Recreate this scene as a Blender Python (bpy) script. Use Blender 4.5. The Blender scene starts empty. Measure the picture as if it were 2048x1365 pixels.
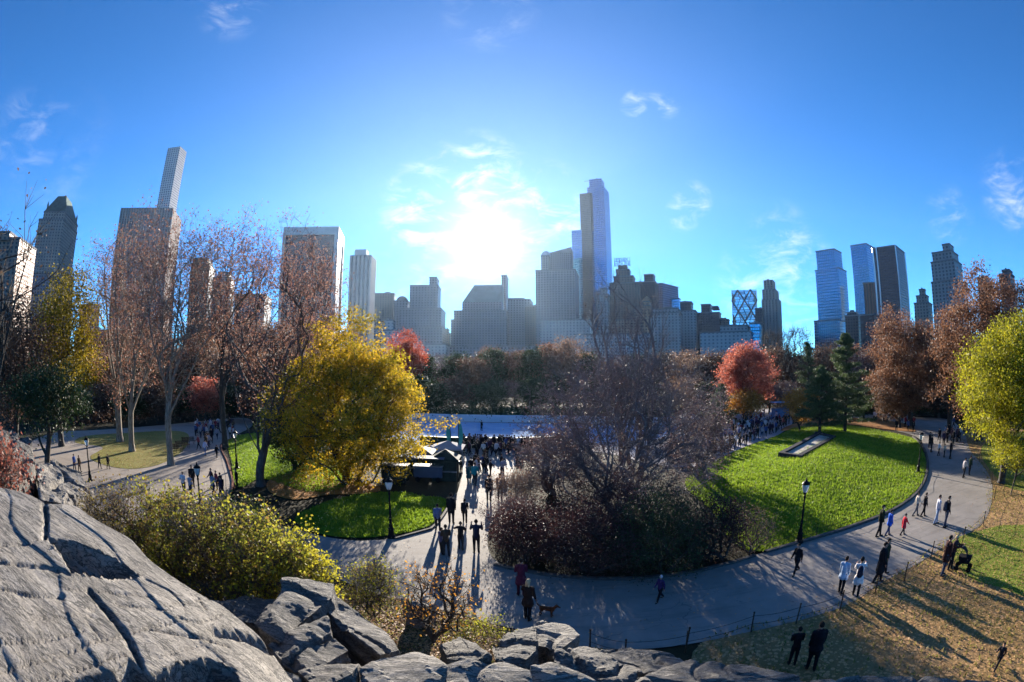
import bpy, bmesh, math, random
import numpy as np
from mathutils import Vector, Matrix, noise
from mathutils.geometry import delaunay_2d_cdt

random.seed(7)
S = bpy.context.scene
R = math.radians
COL = S.collection

# ------------------------------------------------------------------ camera
F = 1020.0            # focal length in photograph pixels (2048 wide), equisolid fisheye
CAMZ = 9.8
PITCH = R(2.66)
cd = bpy.data.cameras.new('camera')
cam = bpy.data.objects.new('camera', cd)
COL.objects.link(cam)
cd.type = 'PANO'
cd.panorama_type = 'FISHEYE_EQUISOLID'
cd.sensor_fit = 'HORIZONTAL'
cd.sensor_width = 36.0
cd.fisheye_lens = F / 2048 * 36.0
cd.fisheye_fov = R(220)
cd.clip_start = 0.05
cd.clip_end = 20000
cam.location = (0, 0, CAMZ)
cam.rotation_euler = (R(90) + PITCH, 0, 0)
S.camera = cam

def ray(px, py):
    x = px - 1024.0; y = 682.5 - py
    r = math.hypot(x, y) or 1e-6
    th = 2 * math.asin(min(1, r / (2 * F)))
    cx, cy, cz = x / r * math.sin(th), y / r * math.sin(th), math.cos(th)
    c, s = math.cos(PITCH), math.sin(PITCH)
    return Vector((cx, cz * c - cy * s, cz * s + cy * c))

def az_el(px, py):
    d = ray(px, py)
    return math.atan2(d.x, d.y), math.atan2(d.z, math.hypot(d.x, d.y))

def on_z(px, py, z=0.0):                # point where the ray meets height z
    d = ray(px, py)
    t = (z - CAMZ) / d.z
    return Vector((d.x * t, d.y * t, z))

def to_px(p):                           # inverse of ray()
    d = Vector((p[0], p[1], p[2] - CAMZ)); c, s_ = math.cos(PITCH), math.sin(PITCH)
    cx = d.x; cz = d.y * c + d.z * s_; cy = -d.y * s_ + d.z * c; L_ = d.length or 1e-6
    th = math.acos(max(-1, min(1, cz / L_))); r = 2 * F * math.sin(th / 2); h = math.hypot(cx, cy) or 1e-9
    return Vector((1024 + r * cx / h, 682.5 - r * cy / h))

def at_d(px, py, dist):                 # point at horizontal distance
    d = ray(px, py)
    t = dist / math.hypot(d.x, d.y)
    return Vector((d.x * t, d.y * t, CAMZ + d.z * t))

# ------------------------------------------------------------------ light
SUN_AZ, SUN_EL = az_el(972, 510)
SUN_EL = R(13.6)
sd = bpy.data.lights.new('sun', 'SUN')
sun = bpy.data.objects.new('sun', sd)
COL.objects.link(sun)
sd.energy = 5.0
sd.angle = R(0.5)
sd.color = (1.0, 0.9, 0.76)
SUNDIR = Vector((math.sin(SUN_AZ) * math.cos(SUN_EL), math.cos(SUN_AZ) * math.cos(SUN_EL), math.sin(SUN_EL)))
sun.rotation_euler = (-SUNDIR).to_track_quat('-Z', 'Y').to_euler()

w = bpy.data.worlds.new("World")
S.world = w
w.use_nodes = True
nt = w.node_tree
nt.nodes.clear()
def N(t, **k):
    n = nt.nodes.new(t)
    for a, b in k.items():
        setattr(n, a, b)
    return n
def L(a, b): nt.links.new(a, b)
out = N('ShaderNodeOutputWorld'); bg = N('ShaderNodeBackground')
bg.inputs[1].default_value = 0.064
sky = N('ShaderNodeTexSky', sky_type='NISHITA', sun_disc=False)
sky.sun_elevation = SUN_EL
sky.sun_rotation = SUN_AZ
sky.air_density = 0.8; sky.dust_density = 0.02; sky.ozone_density = 5.0; sky.altitude = 1500
hs0 = N('ShaderNodeMix', data_type='RGBA', blend_type='MULTIPLY'); hs0.inputs[0].default_value = 1; hs0.inputs[7].default_value = (0.44, 0.97, 1.20, 1)
L(sky.outputs[0], hs0.inputs[6])
hs = N('ShaderNodeHueSaturation'); hs.inputs['Saturation'].default_value = 1.06; hs.inputs['Value'].default_value = 1.0
L(hs0.outputs[2], hs.inputs['Color'])
tc = N('ShaderNodeTexCoord')
dot = N('ShaderNodeVectorMath', operation='DOT_PRODUCT'); dot.inputs[1].default_value = SUNDIR
nrm = N('ShaderNodeVectorMath', operation='NORMALIZE')
L(tc.outputs['Generated'], nrm.inputs[0]); L(nrm.outputs[0], dot.inputs[0])
mx = N('ShaderNodeMath', operation='MAXIMUM'); L(dot.outputs['Value'], mx.inputs[0]); mx.inputs[1].default_value = 0
def glow(power, amp):
    p = N('ShaderNodeMath', operation='POWER'); L(mx.outputs[0], p.inputs[0]); p.inputs[1].default_value = power
    m = N('ShaderNodeMath', operation='MULTIPLY'); L(p.outputs[0], m.inputs[0]); m.inputs[1].default_value = amp
    return m
g1, g2, g3 = glow(2200, 70.0), glow(300, 3.0), glow(12, 0.8)
a1 = N('ShaderNodeMath', operation='ADD'); L(g1.outputs[0], a1.inputs[0]); L(g2.outputs[0], a1.inputs[1])
# thin cirrus, streaky, lit from behind by the sun
mp = N('ShaderNodeMapping'); mp.inputs['Scale'].default_value = (1.0, 1.0, 3.2); mp.inputs['Rotation'].default_value = (R(12), R(8), 0)
L(nrm.outputs[0], mp.inputs[0])
cn = N('ShaderNodeTexNoise'); cn.inputs['Scale'].default_value = 3.6; cn.inputs['Detail'].default_value = 9; cn.inputs['Roughness'].default_value = 0.62; cn.inputs['Distortion'].default_value = 0.9
L(mp.outputs[0], cn.inputs['Vector'])
cr = N('ShaderNodeMapRange'); cr.inputs['From Min'].default_value = 0.62; cr.inputs['From Max'].default_value = 0.86; cr.clamp = True
L(cn.outputs['Fac'], cr.inputs['Value'])
# more cloud close to the sun and close to the horizon
pw = N('ShaderNodeMath', operation='POWER'); L(mx.outputs[0], pw.inputs[0]); pw.inputs[1].default_value = 40
near = N('ShaderNodeMath', operation='MULTIPLY_ADD'); L(pw.outputs[0], near.inputs[0]); near.inputs[1].default_value = 0.16
L(cn.outputs['Fac'], near.inputs[2])
L(near.outputs[0], cr.inputs['Value'])
cloudcol = N('ShaderNodeMix', data_type='RGBA'); 
sep = N('ShaderNodeSeparateXYZ'); L(nrm.outputs[0], sep.inputs[0])
# cloud patches: (pixel, pixel, angular size, strength, stretch)
patches = None
for (cx_, cy2, sz, st_) in ((1275, 215, 2.3, 0.8), (1325, 208, 2.3, 0.8), (1385, 400, 2.6, 0.8), (1365, 430, 2.4, 0.6), (2025, 385, 4.8, 0.8), (1900, 430, 3.6, 0.5), (470, 4, 5.0, 0.5), (980, 20, 6, 0.25), (110, 300, 8, 0.15),
                           (935, 330, 5, 0.4), (865, 420, 7, 1.0), (950, 385, 8, 1.0), (1070, 440, 8, 0.9), (900, 520, 6, 0.5), (1580, 530, 6, 0.7), (1600, 620, 4, 0.8), (1500, 565, 5, 0.6), (820, 610, 4, 0.6), (60, 265, 6, 0.3), (1560, 480, 5, 0.35)):
    d_ = ray(cx_, cy2); dn_ = N('ShaderNodeVectorMath', operation='DOT_PRODUCT'); dn_.inputs[1].default_value = d_; L(nrm.outputs[0], dn_.inputs[0])
    mr = N('ShaderNodeMapRange', interpolation_type='SMOOTHSTEP'); mr.inputs['From Min'].default_value = math.cos(R(sz*0.98)); mr.inputs['From Max'].default_value = 1.0; mr.inputs['To Max'].default_value = st_
    L(dn_.outputs['Value'], mr.inputs['Value'])
    if patches is None: patches = mr.outputs[0]
    else:
        q_ = N('ShaderNodeMath', operation='MAXIMUM'); L(patches, q_.inputs[0]); L(mr.outputs[0], q_.inputs[1]); patches = q_.outputs[0]
cn2 = N('ShaderNodeTexNoise'); cn2.inputs['Scale'].default_value = 14; cn2.inputs['Detail'].default_value = 8; cn2.inputs['Roughness'].default_value = 0.62; cn2.inputs['Distortion'].default_value = 0.5
mp2 = N('ShaderNodeMapping'); mp2.inputs['Scale'].default_value = (1, 1, 2.2); mp2.inputs['Rotation'].default_value = (R(20), R(-25), 0); L(nrm.outputs[0], mp2.inputs[0]); L(mp2.outputs[0], cn2.inputs['Vector'])
wm = N('ShaderNodeMapRange', interpolation_type='SMOOTHSTEP'); wm.inputs['From Min'].default_value = 0.41; wm.inputs['From Max'].default_value = 0.86; L(cn2.outputs['Fac'], wm.inputs['Value'])
cf = N('ShaderNodeMath', operation='MULTIPLY'); L(patches, cf.inputs[0]); L(wm.outputs[0], cf.inputs[1])
ccol = N('ShaderNodeCombineColor')
cadd = N('ShaderNodeMath', operation='ADD'); L(g3.outputs[0], cadd.inputs[0]); cadd.inputs[1].default_value = 6.0
for i in range(3): 
    mm = N('ShaderNodeMath', operation='MULTIPLY'); L(cadd.outputs[0], mm.inputs[0]); mm.inputs[1].default_value = (0.93, 0.97, 1.06)[i]
    L(mm.outputs[0], ccol.inputs[i])
mix = N('ShaderNodeMix', data_type='RGBA')
L(cf.outputs[0], mix.inputs[0]); L(hs.outputs[0], mix.inputs[6]); L(ccol.outputs[0], mix.inputs[7])
gsum = N('ShaderNodeMath', operation='ADD'); L(a1.outputs[0], gsum.inputs[0]); L(g3.outputs[0], gsum.inputs[1])
zz_ = N('ShaderNodeMath', operation='SUBTRACT'); zz_.inputs[0].default_value = 1.0; L(sep.outputs[2], zz_.inputs[1])
zp = N('ShaderNodeMath', operation='POWER'); L(zz_.outputs[0], zp.inputs[0]); zp.inputs[1].default_value = 6
zm = N('ShaderNodeMath', operation='MULTIPLY_ADD'); L(zp.outputs[0], zm.inputs[0]); zm.inputs[1].default_value = 0.9; zm.inputs[2].default_value = 0.12; L(zm.outputs[0], gsum.inputs[1])
gsum2 = N('ShaderNodeMath', operation='ADD'); L(gsum.outputs[0], gsum2.inputs[0]); L(g3.outputs[0], gsum2.inputs[1])
gsum = gsum2
gc = N('ShaderNodeCombineColor')
for i in range(3):
    mm = N('ShaderNodeMath', operation='MULTIPLY'); L(gsum.outputs[0], mm.inputs[0]); mm.inputs[1].default_value = (1.0, 0.97, 0.92)[i]
    L(mm.outputs[0], gc.inputs[i])
add = N('ShaderNodeMix', data_type='RGBA', blend_type='ADD'); add.inputs[0].default_value = 1
L(mix.outputs[2], add.inputs[6]); L(gc.outputs[0], add.inputs[7])
L(add.outputs[2], bg.inputs[0]); L(bg.outputs[0], out.inputs[0])

S.view_settings.view_transform = 'Standard'
S.view_settings.look = 'None'
S.view_settings.exposure = 1.75
S.view_settings.gamma = 1
S.view_settings.use_curve_mapping = False
cy = S.cycles
cy.use_denoising = True
cy.max_bounces = 6; cy.diffuse_bounces = 3; cy.glossy_bounces = 2; cy.transmission_bounces = 4
cy.transparent_max_bounces = 6; cy.volume_bounces = 0
cy.use_adaptive_sampling = True; cy.adaptive_threshold = 0.02
cy.caustics_reflective = False; cy.caustics_refractive = False
cy.sample_clamp_indirect = 4.0

# ------------------------------------------------------------------ materials
class G:
    def __init__(s, name, rough=0.8):
        s.m = bpy.data.materials.new(name); s.m.use_nodes = True
        s.t = s.m.node_tree; s.b = s.t.nodes['Principled BSDF']
        s.b.inputs['Roughness'].default_value = rough
    def n(s, t, **k):
        n = s.t.nodes.new(t)
        for a, b in k.items(): setattr(n, a, b)
        return n
    def l(s, a, b): s.t.links.new(a, b)
    def math(s, op, a, b=None, c=None):
        n = s.n('ShaderNodeMath', operation=op)
        for i, v in enumerate((a, b, c)):
            if v is None: continue
            if isinstance(v, (int, float)): n.inputs[i].default_value = v
            else: s.l(v, n.inputs[i])
        return n.outputs[0]
    def noise(s, scale, detail=4, rough=0.6, vec=None, dist=0):
        n = s.n('ShaderNodeTexNoise'); n.inputs['Scale'].default_value = scale; n.inputs['Detail'].default_value = detail
        n.inputs['Roughness'].default_value = rough; n.inputs['Distortion'].default_value = dist
        if vec is None:
            g = s.n('ShaderNodeTexCoord'); vec = g.outputs['Object']
        s.l(vec, n.inputs['Vector'])
        return n.outputs['Fac']
    def ramp(s, fac, stops):
        n = s.n('ShaderNodeValToRGB'); e = n.color_ramp.elements
        while len(e) < len(stops): e.new(0.5)
        for i, (p, c) in enumerate(stops):
            e[i].position = p; e[i].color = (*c, 1)
        s.l(fac, n.inputs[0])
        return n.outputs[0]
    def mix(s, f, a, b, blend='MIX'):
        n = s.n('ShaderNodeMix', data_type='RGBA', blend_type=blend)
        if isinstance(f, (int, float)): n.inputs[0].default_value = f
        else: s.l(f, n.inputs[0])
        for i, v in ((6, a), (7, b)):
            if isinstance(v, tuple): n.inputs[i].default_value = (*v, 1)
            else: s.l(v, n.inputs[i])
        return n.outputs[2]
    def color(s, c):
        if isinstance(c, tuple): s.b.inputs['Base Color'].default_value = (*c, 1)
        else: s.l(c, s.b.inputs['Base Color'])
    def bump(s, h, strength=0.5, dist=0.05):
        n = s.n('ShaderNodeBump'); n.inputs['Strength'].default_value = strength; n.inputs['Distance'].default_value = dist
        s.l(h, n.inputs['Height']); s.l(n.outputs[0], s.b.inputs['Normal'])

def simple(name, c, rough=0.7, var=0.25, scale=8, metal=0.0):
    g = G(name, rough)
    f = g.noise(scale, 3)
    g.color(g.ramp(f, [(0.3, tuple(x * (1 - var) for x in c)), (0.7, tuple(min(1, x * (1 + var)) for x in c))]))
    g.b.inputs['Metallic'].default_value = metal; g.b.inputs['Specular IOR Level'].default_value = 0.06
    return g.m

def leafmat(name, cols, trans=0.5, rough=0.6, sc=0.55):
    """cols: list of colours spread over leaves, clumped by position."""
    g = G(name, rough)
    geo = g.n('ShaderNodeNewGeometry')
    g.b.inputs['Specular IOR Level'].default_value = 0.3
    f1 = g.noise(sc, 3, 0.6)
    f = g.math('ADD', g.math('MULTIPLY', geo.outputs['Random Per Island'], 0.45), g.math('MULTIPLY_ADD', f1, 1.3, -0.37))
    k = len(cols)
    col = g.ramp(f, [(i / max(1, k - 1), c) for i, c in enumerate(cols)])
    g.color(col)
    tr = g.n('ShaderNodeBsdfTranslucent'); g.l(col, tr.inputs[0])
    ms = g.n('ShaderNodeMixShader'); ms.inputs[0].default_value = trans
    o = g.t.nodes['Material Output']
    g.l(g.b.outputs[0], ms.inputs[1]); g.l(tr.outputs[0], ms.inputs[2]); g.l(ms.outputs[0], o.inputs[0])
    return g.m

def barkmat(name, a, b):
    g = G(name, 0.9)
    tcn = g.n('ShaderNodeTexCoord'); mpn = g.n('ShaderNodeMapping'); mpn.inputs['Scale'].default_value = (3, 3, 0.8)
    g.l(tcn.outputs['Object'], mpn.inputs[0])
    f = g.noise(2.5, 5, 0.7, mpn.outputs[0])
    g.color(g.ramp(f, [(0.35, a), (0.62, b)])); g.bump(f, 0.6, 0.04)
    return g.m

def grassmat(name, cols, leaf=None, leaf_amt=0.5, bstr=0.9):
    g = G(name, 0.9)
    big = g.noise(0.16, 4, 0.6); sm = g.noise(5.5, 6, 0.75); fine = g.noise(28, 3, 0.8)
    f = g.math('ADD', g.math('MULTIPLY', big, 0.55), g.math('MULTIPLY', sm, 0.45))
    c = g.ramp(f, [(0.3 + 0.4 * i / (len(cols) - 1), x) for i, x in enumerate(cols)])
    if leaf:
        v = g.n('ShaderNodeTexVoronoi'); v.inputs['Scale'].default_value = 5.5; v.inputs['Randomness'].default_value = 1
        t = g.n('ShaderNodeTexCoord'); g.l(t.outputs['Object'], v.inputs['Vector'])
        m = g.math('LESS_THAN', v.outputs['Distance'], g.math('MULTIPLY', g.noise(0.35, 3), leaf_amt))
        lc = g.mix(g.n('ShaderNodeSeparateColor') and v.outputs['Distance'], leaf, tuple(min(1, x * 1.6) for x in leaf))
        c = g.mix(m, c, lc)
    g.color(c); g.b.inputs['Specular IOR Level'].default_value = 0.08
    g.bump(g.math('ADD', g.math('MULTIPLY', sm, 0.6), g.math('MULTIPLY', fine, 0.4)), bstr, 0.09)
    return g.m

def asphaltmat(name, a, b):
    g = G(name, 0.85)
    f = g.noise(0.5, 6, 0.65); f2 = g.noise(40, 2)
    c = g.ramp(f, [(0.3, a), (0.7, b)])
    # dark patches and old cracks
    v = g.n('ShaderNodeTexVoronoi'); v.feature = 'DISTANCE_TO_EDGE'; v.inputs['Scale'].default_value = 0.28
    t = g.n('ShaderNodeTexCoord'); mpn = g.n('ShaderNodeMapping'); g.l(t.outputs['Object'], mpn.inputs[0])
    wv = g.n('ShaderNodeTexNoise'); wv.inputs['Scale'].default_value = 1.2; g.l(t.outputs['Object'], wv.inputs['Vector'])
    ad = g.n('ShaderNodeVectorMath', operation='MULTIPLY_ADD'); ad.inputs[1].default_value = (1.2, 1.2, 0); g.l(wv.outputs['Color'], ad.inputs[0]); g.l(t.outputs['Object'], ad.inputs[2])
    g.l(ad.outputs[0], v.inputs['Vector'])
    crack = g.math('LESS_THAN', v.outputs['Distance'], 0.003)
    c = g.mix(g.math('MULTIPLY', crack, 0.35), c, (0.03, 0.03, 0.03))
    c = g.mix(g.math('MULTIPLY', g.math('GREATER_THAN', g.noise(1.1, 5, 0.7), 0.66), 0.35), c, (0.05, 0.045, 0.04))
    tt = g.n('ShaderNodeTexCoord'); mm = g.n('ShaderNodeMapping'); mm.inputs['Rotation'].default_value = (0, 0, R(-32)); mm.inputs['Scale'].default_value = (0.15, 1.6, 1); g.l(tt.outputs['Object'], mm.inputs[0])
    stk = g.noise(1.0, 4, 0.7, mm.outputs[0])
    c = g.mix(g.math('MULTIPLY', g.math('GREATER_THAN', stk, 0.57), 0.22), c, tuple(x*0.55 for x in a))
    gr = g.noise(9, 5, 0.8)
    c = g.mix(g.math('MULTIPLY', g.math('GREATER_THAN', gr, 0.64), 0.4), c, tuple(min(1, x*1.35) for x in b))
    g.color(c); g.bump(f2, 0.35, 0.01); g.b.inputs['Specular IOR Level'].default_value = 0.22
    return g.m

def rockmat(name, a, b, dark=(0.03, 0.03, 0.028), stretch=(0.5, 3.2, 3.0), rot=25):
    g = G(name, 0.85)
    t = g.n('ShaderNodeTexCoord'); m = g.n('ShaderNodeMapping'); m.inputs['Scale'].default_value = stretch; m.inputs['Rotation'].default_value = (0, 0, R(rot))
    g.l(t.outputs['Object'], m.inputs[0])
    f = g.noise(1.3, 9, 0.72, m.outputs[0], 0.6)
    spk = g.noise(38, 4, 0.8)
    big = g.noise(0.8, 4, 0.6)
    c = g.ramp(g.math('ADD', g.math('MULTIPLY', f, 0.6), g.math('MULTIPLY', spk, 0.4)), [(0.36, tuple(x * 0.28 for x in a)), (0.47, a), (0.60, b)])
    c = g.mix(g.math('MULTIPLY', g.math('GREATER_THAN', big, 0.56), 0.28), c, tuple(x * 0.6 for x in a))
    # lichen crust
    pit = g.math('GREATER_THAN', g.noise(17, 6, 0.8, m.outputs[0]), 0.60)
    c = g.mix(g.math('MULTIPLY', pit, 0.6), c, dark)
    li = g.math('GREATER_THAN', g.noise(6, 5, 0.75), 0.62)
    c = g.mix(g.math('MULTIPLY', li, 0.35), c, tuple(min(1, x * 1.35) for x in b))
    wv = g.n('ShaderNodeTexNoise'); wv.inputs['Scale'].default_value = 1.6; wv.inputs['Detail'].default_value = 8; wv.inputs['Roughness'].default_value = 0.55; wv.inputs['Distortion'].default_value = 1.2
    g.l(m.outputs[0], wv.inputs['Vector'])
    line = g.math('LESS_THAN', g.math('ABSOLUTE', g.math('SUBTRACT', wv.outputs['Fac'], 0.5)), 0.014)
    m2 = g.n('ShaderNodeMapping'); m2.inputs['Scale'].default_value = (0.35, 5.5, 4.0); m2.inputs['Rotation'].default_value = (0, 0, R(rot + 6)); g.l(t.outputs['Object'], m2.inputs[0])
    n2 = g.noise(1.0, 7, 0.6, m2.outputs[0], 0.8)
    line2 = g.math('LESS_THAN', g.math('ABSOLUTE', g.math('SUBTRACT', n2, 0.5)), 0.012)
    band = g.math('MULTIPLY', g.math('GREATER_THAN', n2, 0.56), 0.35)
    c = g.mix(band, c, tuple(x * 0.45 for x in a))
    line = g.math('MAXIMUM', line, line2)
    c = g.mix(g.math('MULTIPLY', line, 0.75), c, dark)
    g.color(c)
    h = g.math('ADD', g.math('MULTIPLY', f, 0.8), g.math('MULTIPLY', spk, 0.25))
    h = g.math('SUBTRACT', h, g.math('MULTIPLY', line, 0.5))
    h = g.math('SUBTRACT', h, g.math('MULTIPLY', pit, 0.25))
    g.bump(h, 1.0, 0.10)
    return g.m

def facade(name, wall, glass, pu=4.0, pv=3.6, fu=0.55, fv=0.6, groughness=0.25, metal=0.0, vary=0.6, wallrough=0.8):
    g = G(name, 0.7)
    uv = g.n('ShaderNodeUVMap'); uv.uv_map = 'UVMap'
    sp = g.n('ShaderNodeSeparateXYZ'); g.l(uv.outputs[0], sp.inputs[0])
    u = g.math('DIVIDE', sp.outputs[0], pu); v = g.math('DIVIDE', sp.outputs[1], pv)
    wu = g.math('LESS_THAN', g.math('FRACT', u), fu); wvv = g.math('LESS_THAN', g.math('FRACT', v), fv)
    m = g.math('MULTIPLY', wu, wvv); g.b.inputs['Specular IOR Level'].default_value = 0.35
    cmb = g.n('ShaderNodeCombineXYZ'); g.l(g.math('FLOOR', u), cmb.inputs[0]); g.l(g.math('FLOOR', v), cmb.inputs[1])
    wn = g.n('ShaderNodeTexWhiteNoise', noise_dimensions='2D'); g.l(cmb.outputs[0], wn.inputs['Vector'])
    k = g.math('MULTIPLY_ADD', wn.outputs['Value'], vary, 1 - vary * 0.5)
    gcol = g.mix(1.0, glass, k, 'MULTIPLY')
    wf = g.noise(0.03, 5, 0.7)
    wcol = g.ramp(wf, [(0.3, tuple(x * 0.78 for x in wall)), (0.7, tuple(min(1, x * 1.12) for x in wall))])
    g.color(g.mix(m, wcol, gcol))
    g.l(g.math('MULTIPLY_ADD', m, groughness - wallrough, wallrough), g.b.inputs['Roughness'])
    if metal: g.l(g.math('MULTIPLY', m, metal), g.b.inputs['Metallic'])
    g.bump(g.math('SUBTRACT', 1.0, m), 0.6, 0.4)
    return g.m

# ------------------------------------------------------------------ mesh helpers
def tag(o, label=None, cat=None, group=None, kind=None):
    if label: o['label'] = label
    if cat: o['category'] = cat
    if group: o['group'] = group
    if kind: o['kind'] = kind
    return o

def empty(name, loc=(0, 0, 0), rz=0, label=None, cat=None, group=None):
    o = bpy.data.objects.new(name, None); COL.objects.link(o); o.empty_display_size = 0.2
    o.location = loc; o.rotation_euler = (0, 0, rz)
    return tag(o, label, cat, group)

def meshobj(name, verts, faces, mats, parent=None, mi=None, smooth=False, uv=None):
    me = bpy.data.meshes.new(name)
    if isinstance(verts, np.ndarray) and isinstance(faces, np.ndarray):
        nv, nf, k = len(verts), len(faces), faces.shape[1]
        me.vertices.add(nv); me.vertices.foreach_set('co', verts.astype(np.float32).ravel())
        me.loops.add(nf * k); me.loops.foreach_set('vertex_index', faces.astype(np.int32).ravel())
        me.polygons.add(nf); me.polygons.foreach_set('loop_start', np.arange(0, nf * k, k, dtype=np.int32))
        me.polygons.foreach_set('loop_total', np.full(nf, k, dtype=np.int32))
    else:
        me.from_pydata([tuple(v) for v in verts], [], [tuple(f) for f in faces])
    if not isinstance(mats, (list, tuple)): mats = [mats]
    for m in mats: me.materials.append(m)
    if mi is not None: me.polygons.foreach_set('material_index', np.asarray(mi, dtype=np.int32))
    if smooth: me.polygons.foreach_set('use_smooth', np.ones(len(me.polygons), dtype=bool))
    if uv is not None:
        l = me.uv_layers.new(name='UVMap'); l.data.foreach_set('uv', np.asarray(uv, dtype=np.float32).ravel())
    me.update(calc_edges=True); me.validate()
    o = bpy.data.objects.new(name, me); COL.objects.link(o)
    if parent: o.parent = parent
    return o

class MB:
    """collects simple solids into one mesh"""
    def __init__(s): s.v = []; s.f = []; s.uv = []; s.mi = []; s.m = 0
    def face(s, pts, uv=None, mi=None):
        n = len(s.v); s.v += [tuple(p) for p in pts]; s.f.append(tuple(range(n, n + len(pts))))
        s.uv += (uv or [(0, 0)] * len(pts)); s.mi.append(s.m if mi is None else mi)
    def prism(s, poly, z0, z1, top=None, mi=None, topmi=None, base=True):
        """poly ccw 2D list; top: optional 2D list of the upper ring"""
        top = top or poly; n = len(poly); acc = 0
        for i in range(n):
            a, b = poly[i], poly[(i + 1) % n]; c, d = top[(i + 1) % n], top[i]
            wdt = math.hypot(b[0] - a[0], b[1] - a[1])
            s.face([(a[0], a[1], z0), (b[0], b[1], z0), (c[0], c[1], z1), (d[0], d[1], z1)],
                   [(acc, z0), (acc + wdt, z0), (acc + wdt, z1), (acc, z1)], mi)
            acc += wdt
        s.face([(p[0], p[1], z1) for p in top], None, topmi if topmi is not None else mi)
        if base: s.face([(p[0], p[1], z0) for p in reversed(poly)], None, topmi if topmi is not None else mi)
    def box(s, cx, cy_, cz, sx, sy, sz, rz=0, mi=None):
        c, n = math.cos(rz), math.sin(rz)
        pl = [(cx + x * c - y * n, cy_ + x * n + y * c) for x, y in ((-sx/2, -sy/2), (sx/2, -sy/2), (sx/2, sy/2), (-sx/2, sy/2))]
        s.prism(pl, cz - sz/2, cz + sz/2, None, mi, mi)
    def tube(s, p, q, r0, r1=None, k=8, mi=None, caps=True):
        r1 = r0 if r1 is None else r1
        p, q = Vector(p), Vector(q); d = (q - p)
        if d.length < 1e-6: return
        d.normalize(); a = d.orthogonal().normalized(); b = d.cross(a)
        A = [p + (a * math.cos(t) + b * math.sin(t)) * r0 for t in [2*math.pi*i/k for i in range(k)]]
        B = [q + (a * math.cos(t) + b * math.sin(t)) * r1 for t in [2*math.pi*i/k for i in range(k)]]
        for i in range(k): s.face([A[i], A[(i+1) % k], B[(i+1) % k], B[i]], None, mi)
        if caps: s.face(A[::-1], None, mi); s.face(B, None, mi)
    def lathe(s, prof, x=0, y=0, k=14, mi=None):
        for (r0, z0), (r1, z1) in zip(prof, prof[1:]):
            for i in range(k):
                a, b = 2*math.pi*i/k, 2*math.pi*(i+1)/k
                s.face([(x + r0*math.cos(a), y + r0*math.sin(a), z0), (x + r0*math.cos(b), y + r0*math.sin(b), z0),
                        (x + r1*math.cos(b), y + r1*math.sin(b), z1), (x + r1*math.cos(a), y + r1*math.sin(a), z1)], None, mi)
    def build(s, name, mats, parent=None, smooth=False):
        return meshobj(name, s.v, s.f, mats, parent, s.mi, smooth, s.uv)

def tubes_np(A, B, ra, rb, k):
    d = B - A; ln = np.linalg.norm(d, axis=1, keepdims=True); ln[ln < 1e-6] = 1e-6; d = d / ln
    ref = np.where(np.abs(d[:, 2:3]) > 0.9, np.array([[1., 0, 0]]), np.array([[0, 0, 1.]]))
    u = np.cross(d, ref); u /= np.linalg.norm(u, axis=1, keepdims=True); v = np.cross(d, u)
    t = np.arange(k) * 2 * np.pi / k
    ring = u[:, None, :] * np.cos(t)[None, :, None] + v[:, None, :] * np.sin(t)[None, :, None]
    VA = A[:, None, :] + ring * ra[:, None, None]; VB = B[:, None, :] + ring * rb[:, None, None]
    V = np.concatenate([VA, VB], axis=1).reshape(-1, 3)
    n = len(A); base = (np.arange(n) * 2 * k)[:, None]
    i = np.arange(k)[None, :]; j = (i + 1) % k
    Fq = np.stack([base + i, base + j, base + k + j, base + k + i], axis=2).reshape(-1, 4)
    return V, Fq

def leaves_np(P, size, rng, aspect=0.6, droop=0.0):
    n = len(P); a = rng.normal(size=(n, 3)); a[:, 2] -= droop; a /= np.linalg.norm(a, axis=1, keepdims=True)
    b = rng.normal(size=(n, 3)); b -= (b * a).sum(1, keepdims=True) * a; b /= np.linalg.norm(b, axis=1, keepdims=True)
    s = (size * rng.uniform(0.6, 1.35, n))[:, None] if np.isscalar(size) else size[:, None] * rng.uniform(0.6, 1.35, (n, 1))
    c = np.cross(a, b)
    V = np.stack([P - a*s*0.5, P + b*s*aspect*0.5 + c*s*0.08, P + a*s*0.5, P - b*s*aspect*0.5 + c*s*0.08], axis=1).reshape(-1, 3)
    return V, np.arange(n * 4).reshape(n, 4)

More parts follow.
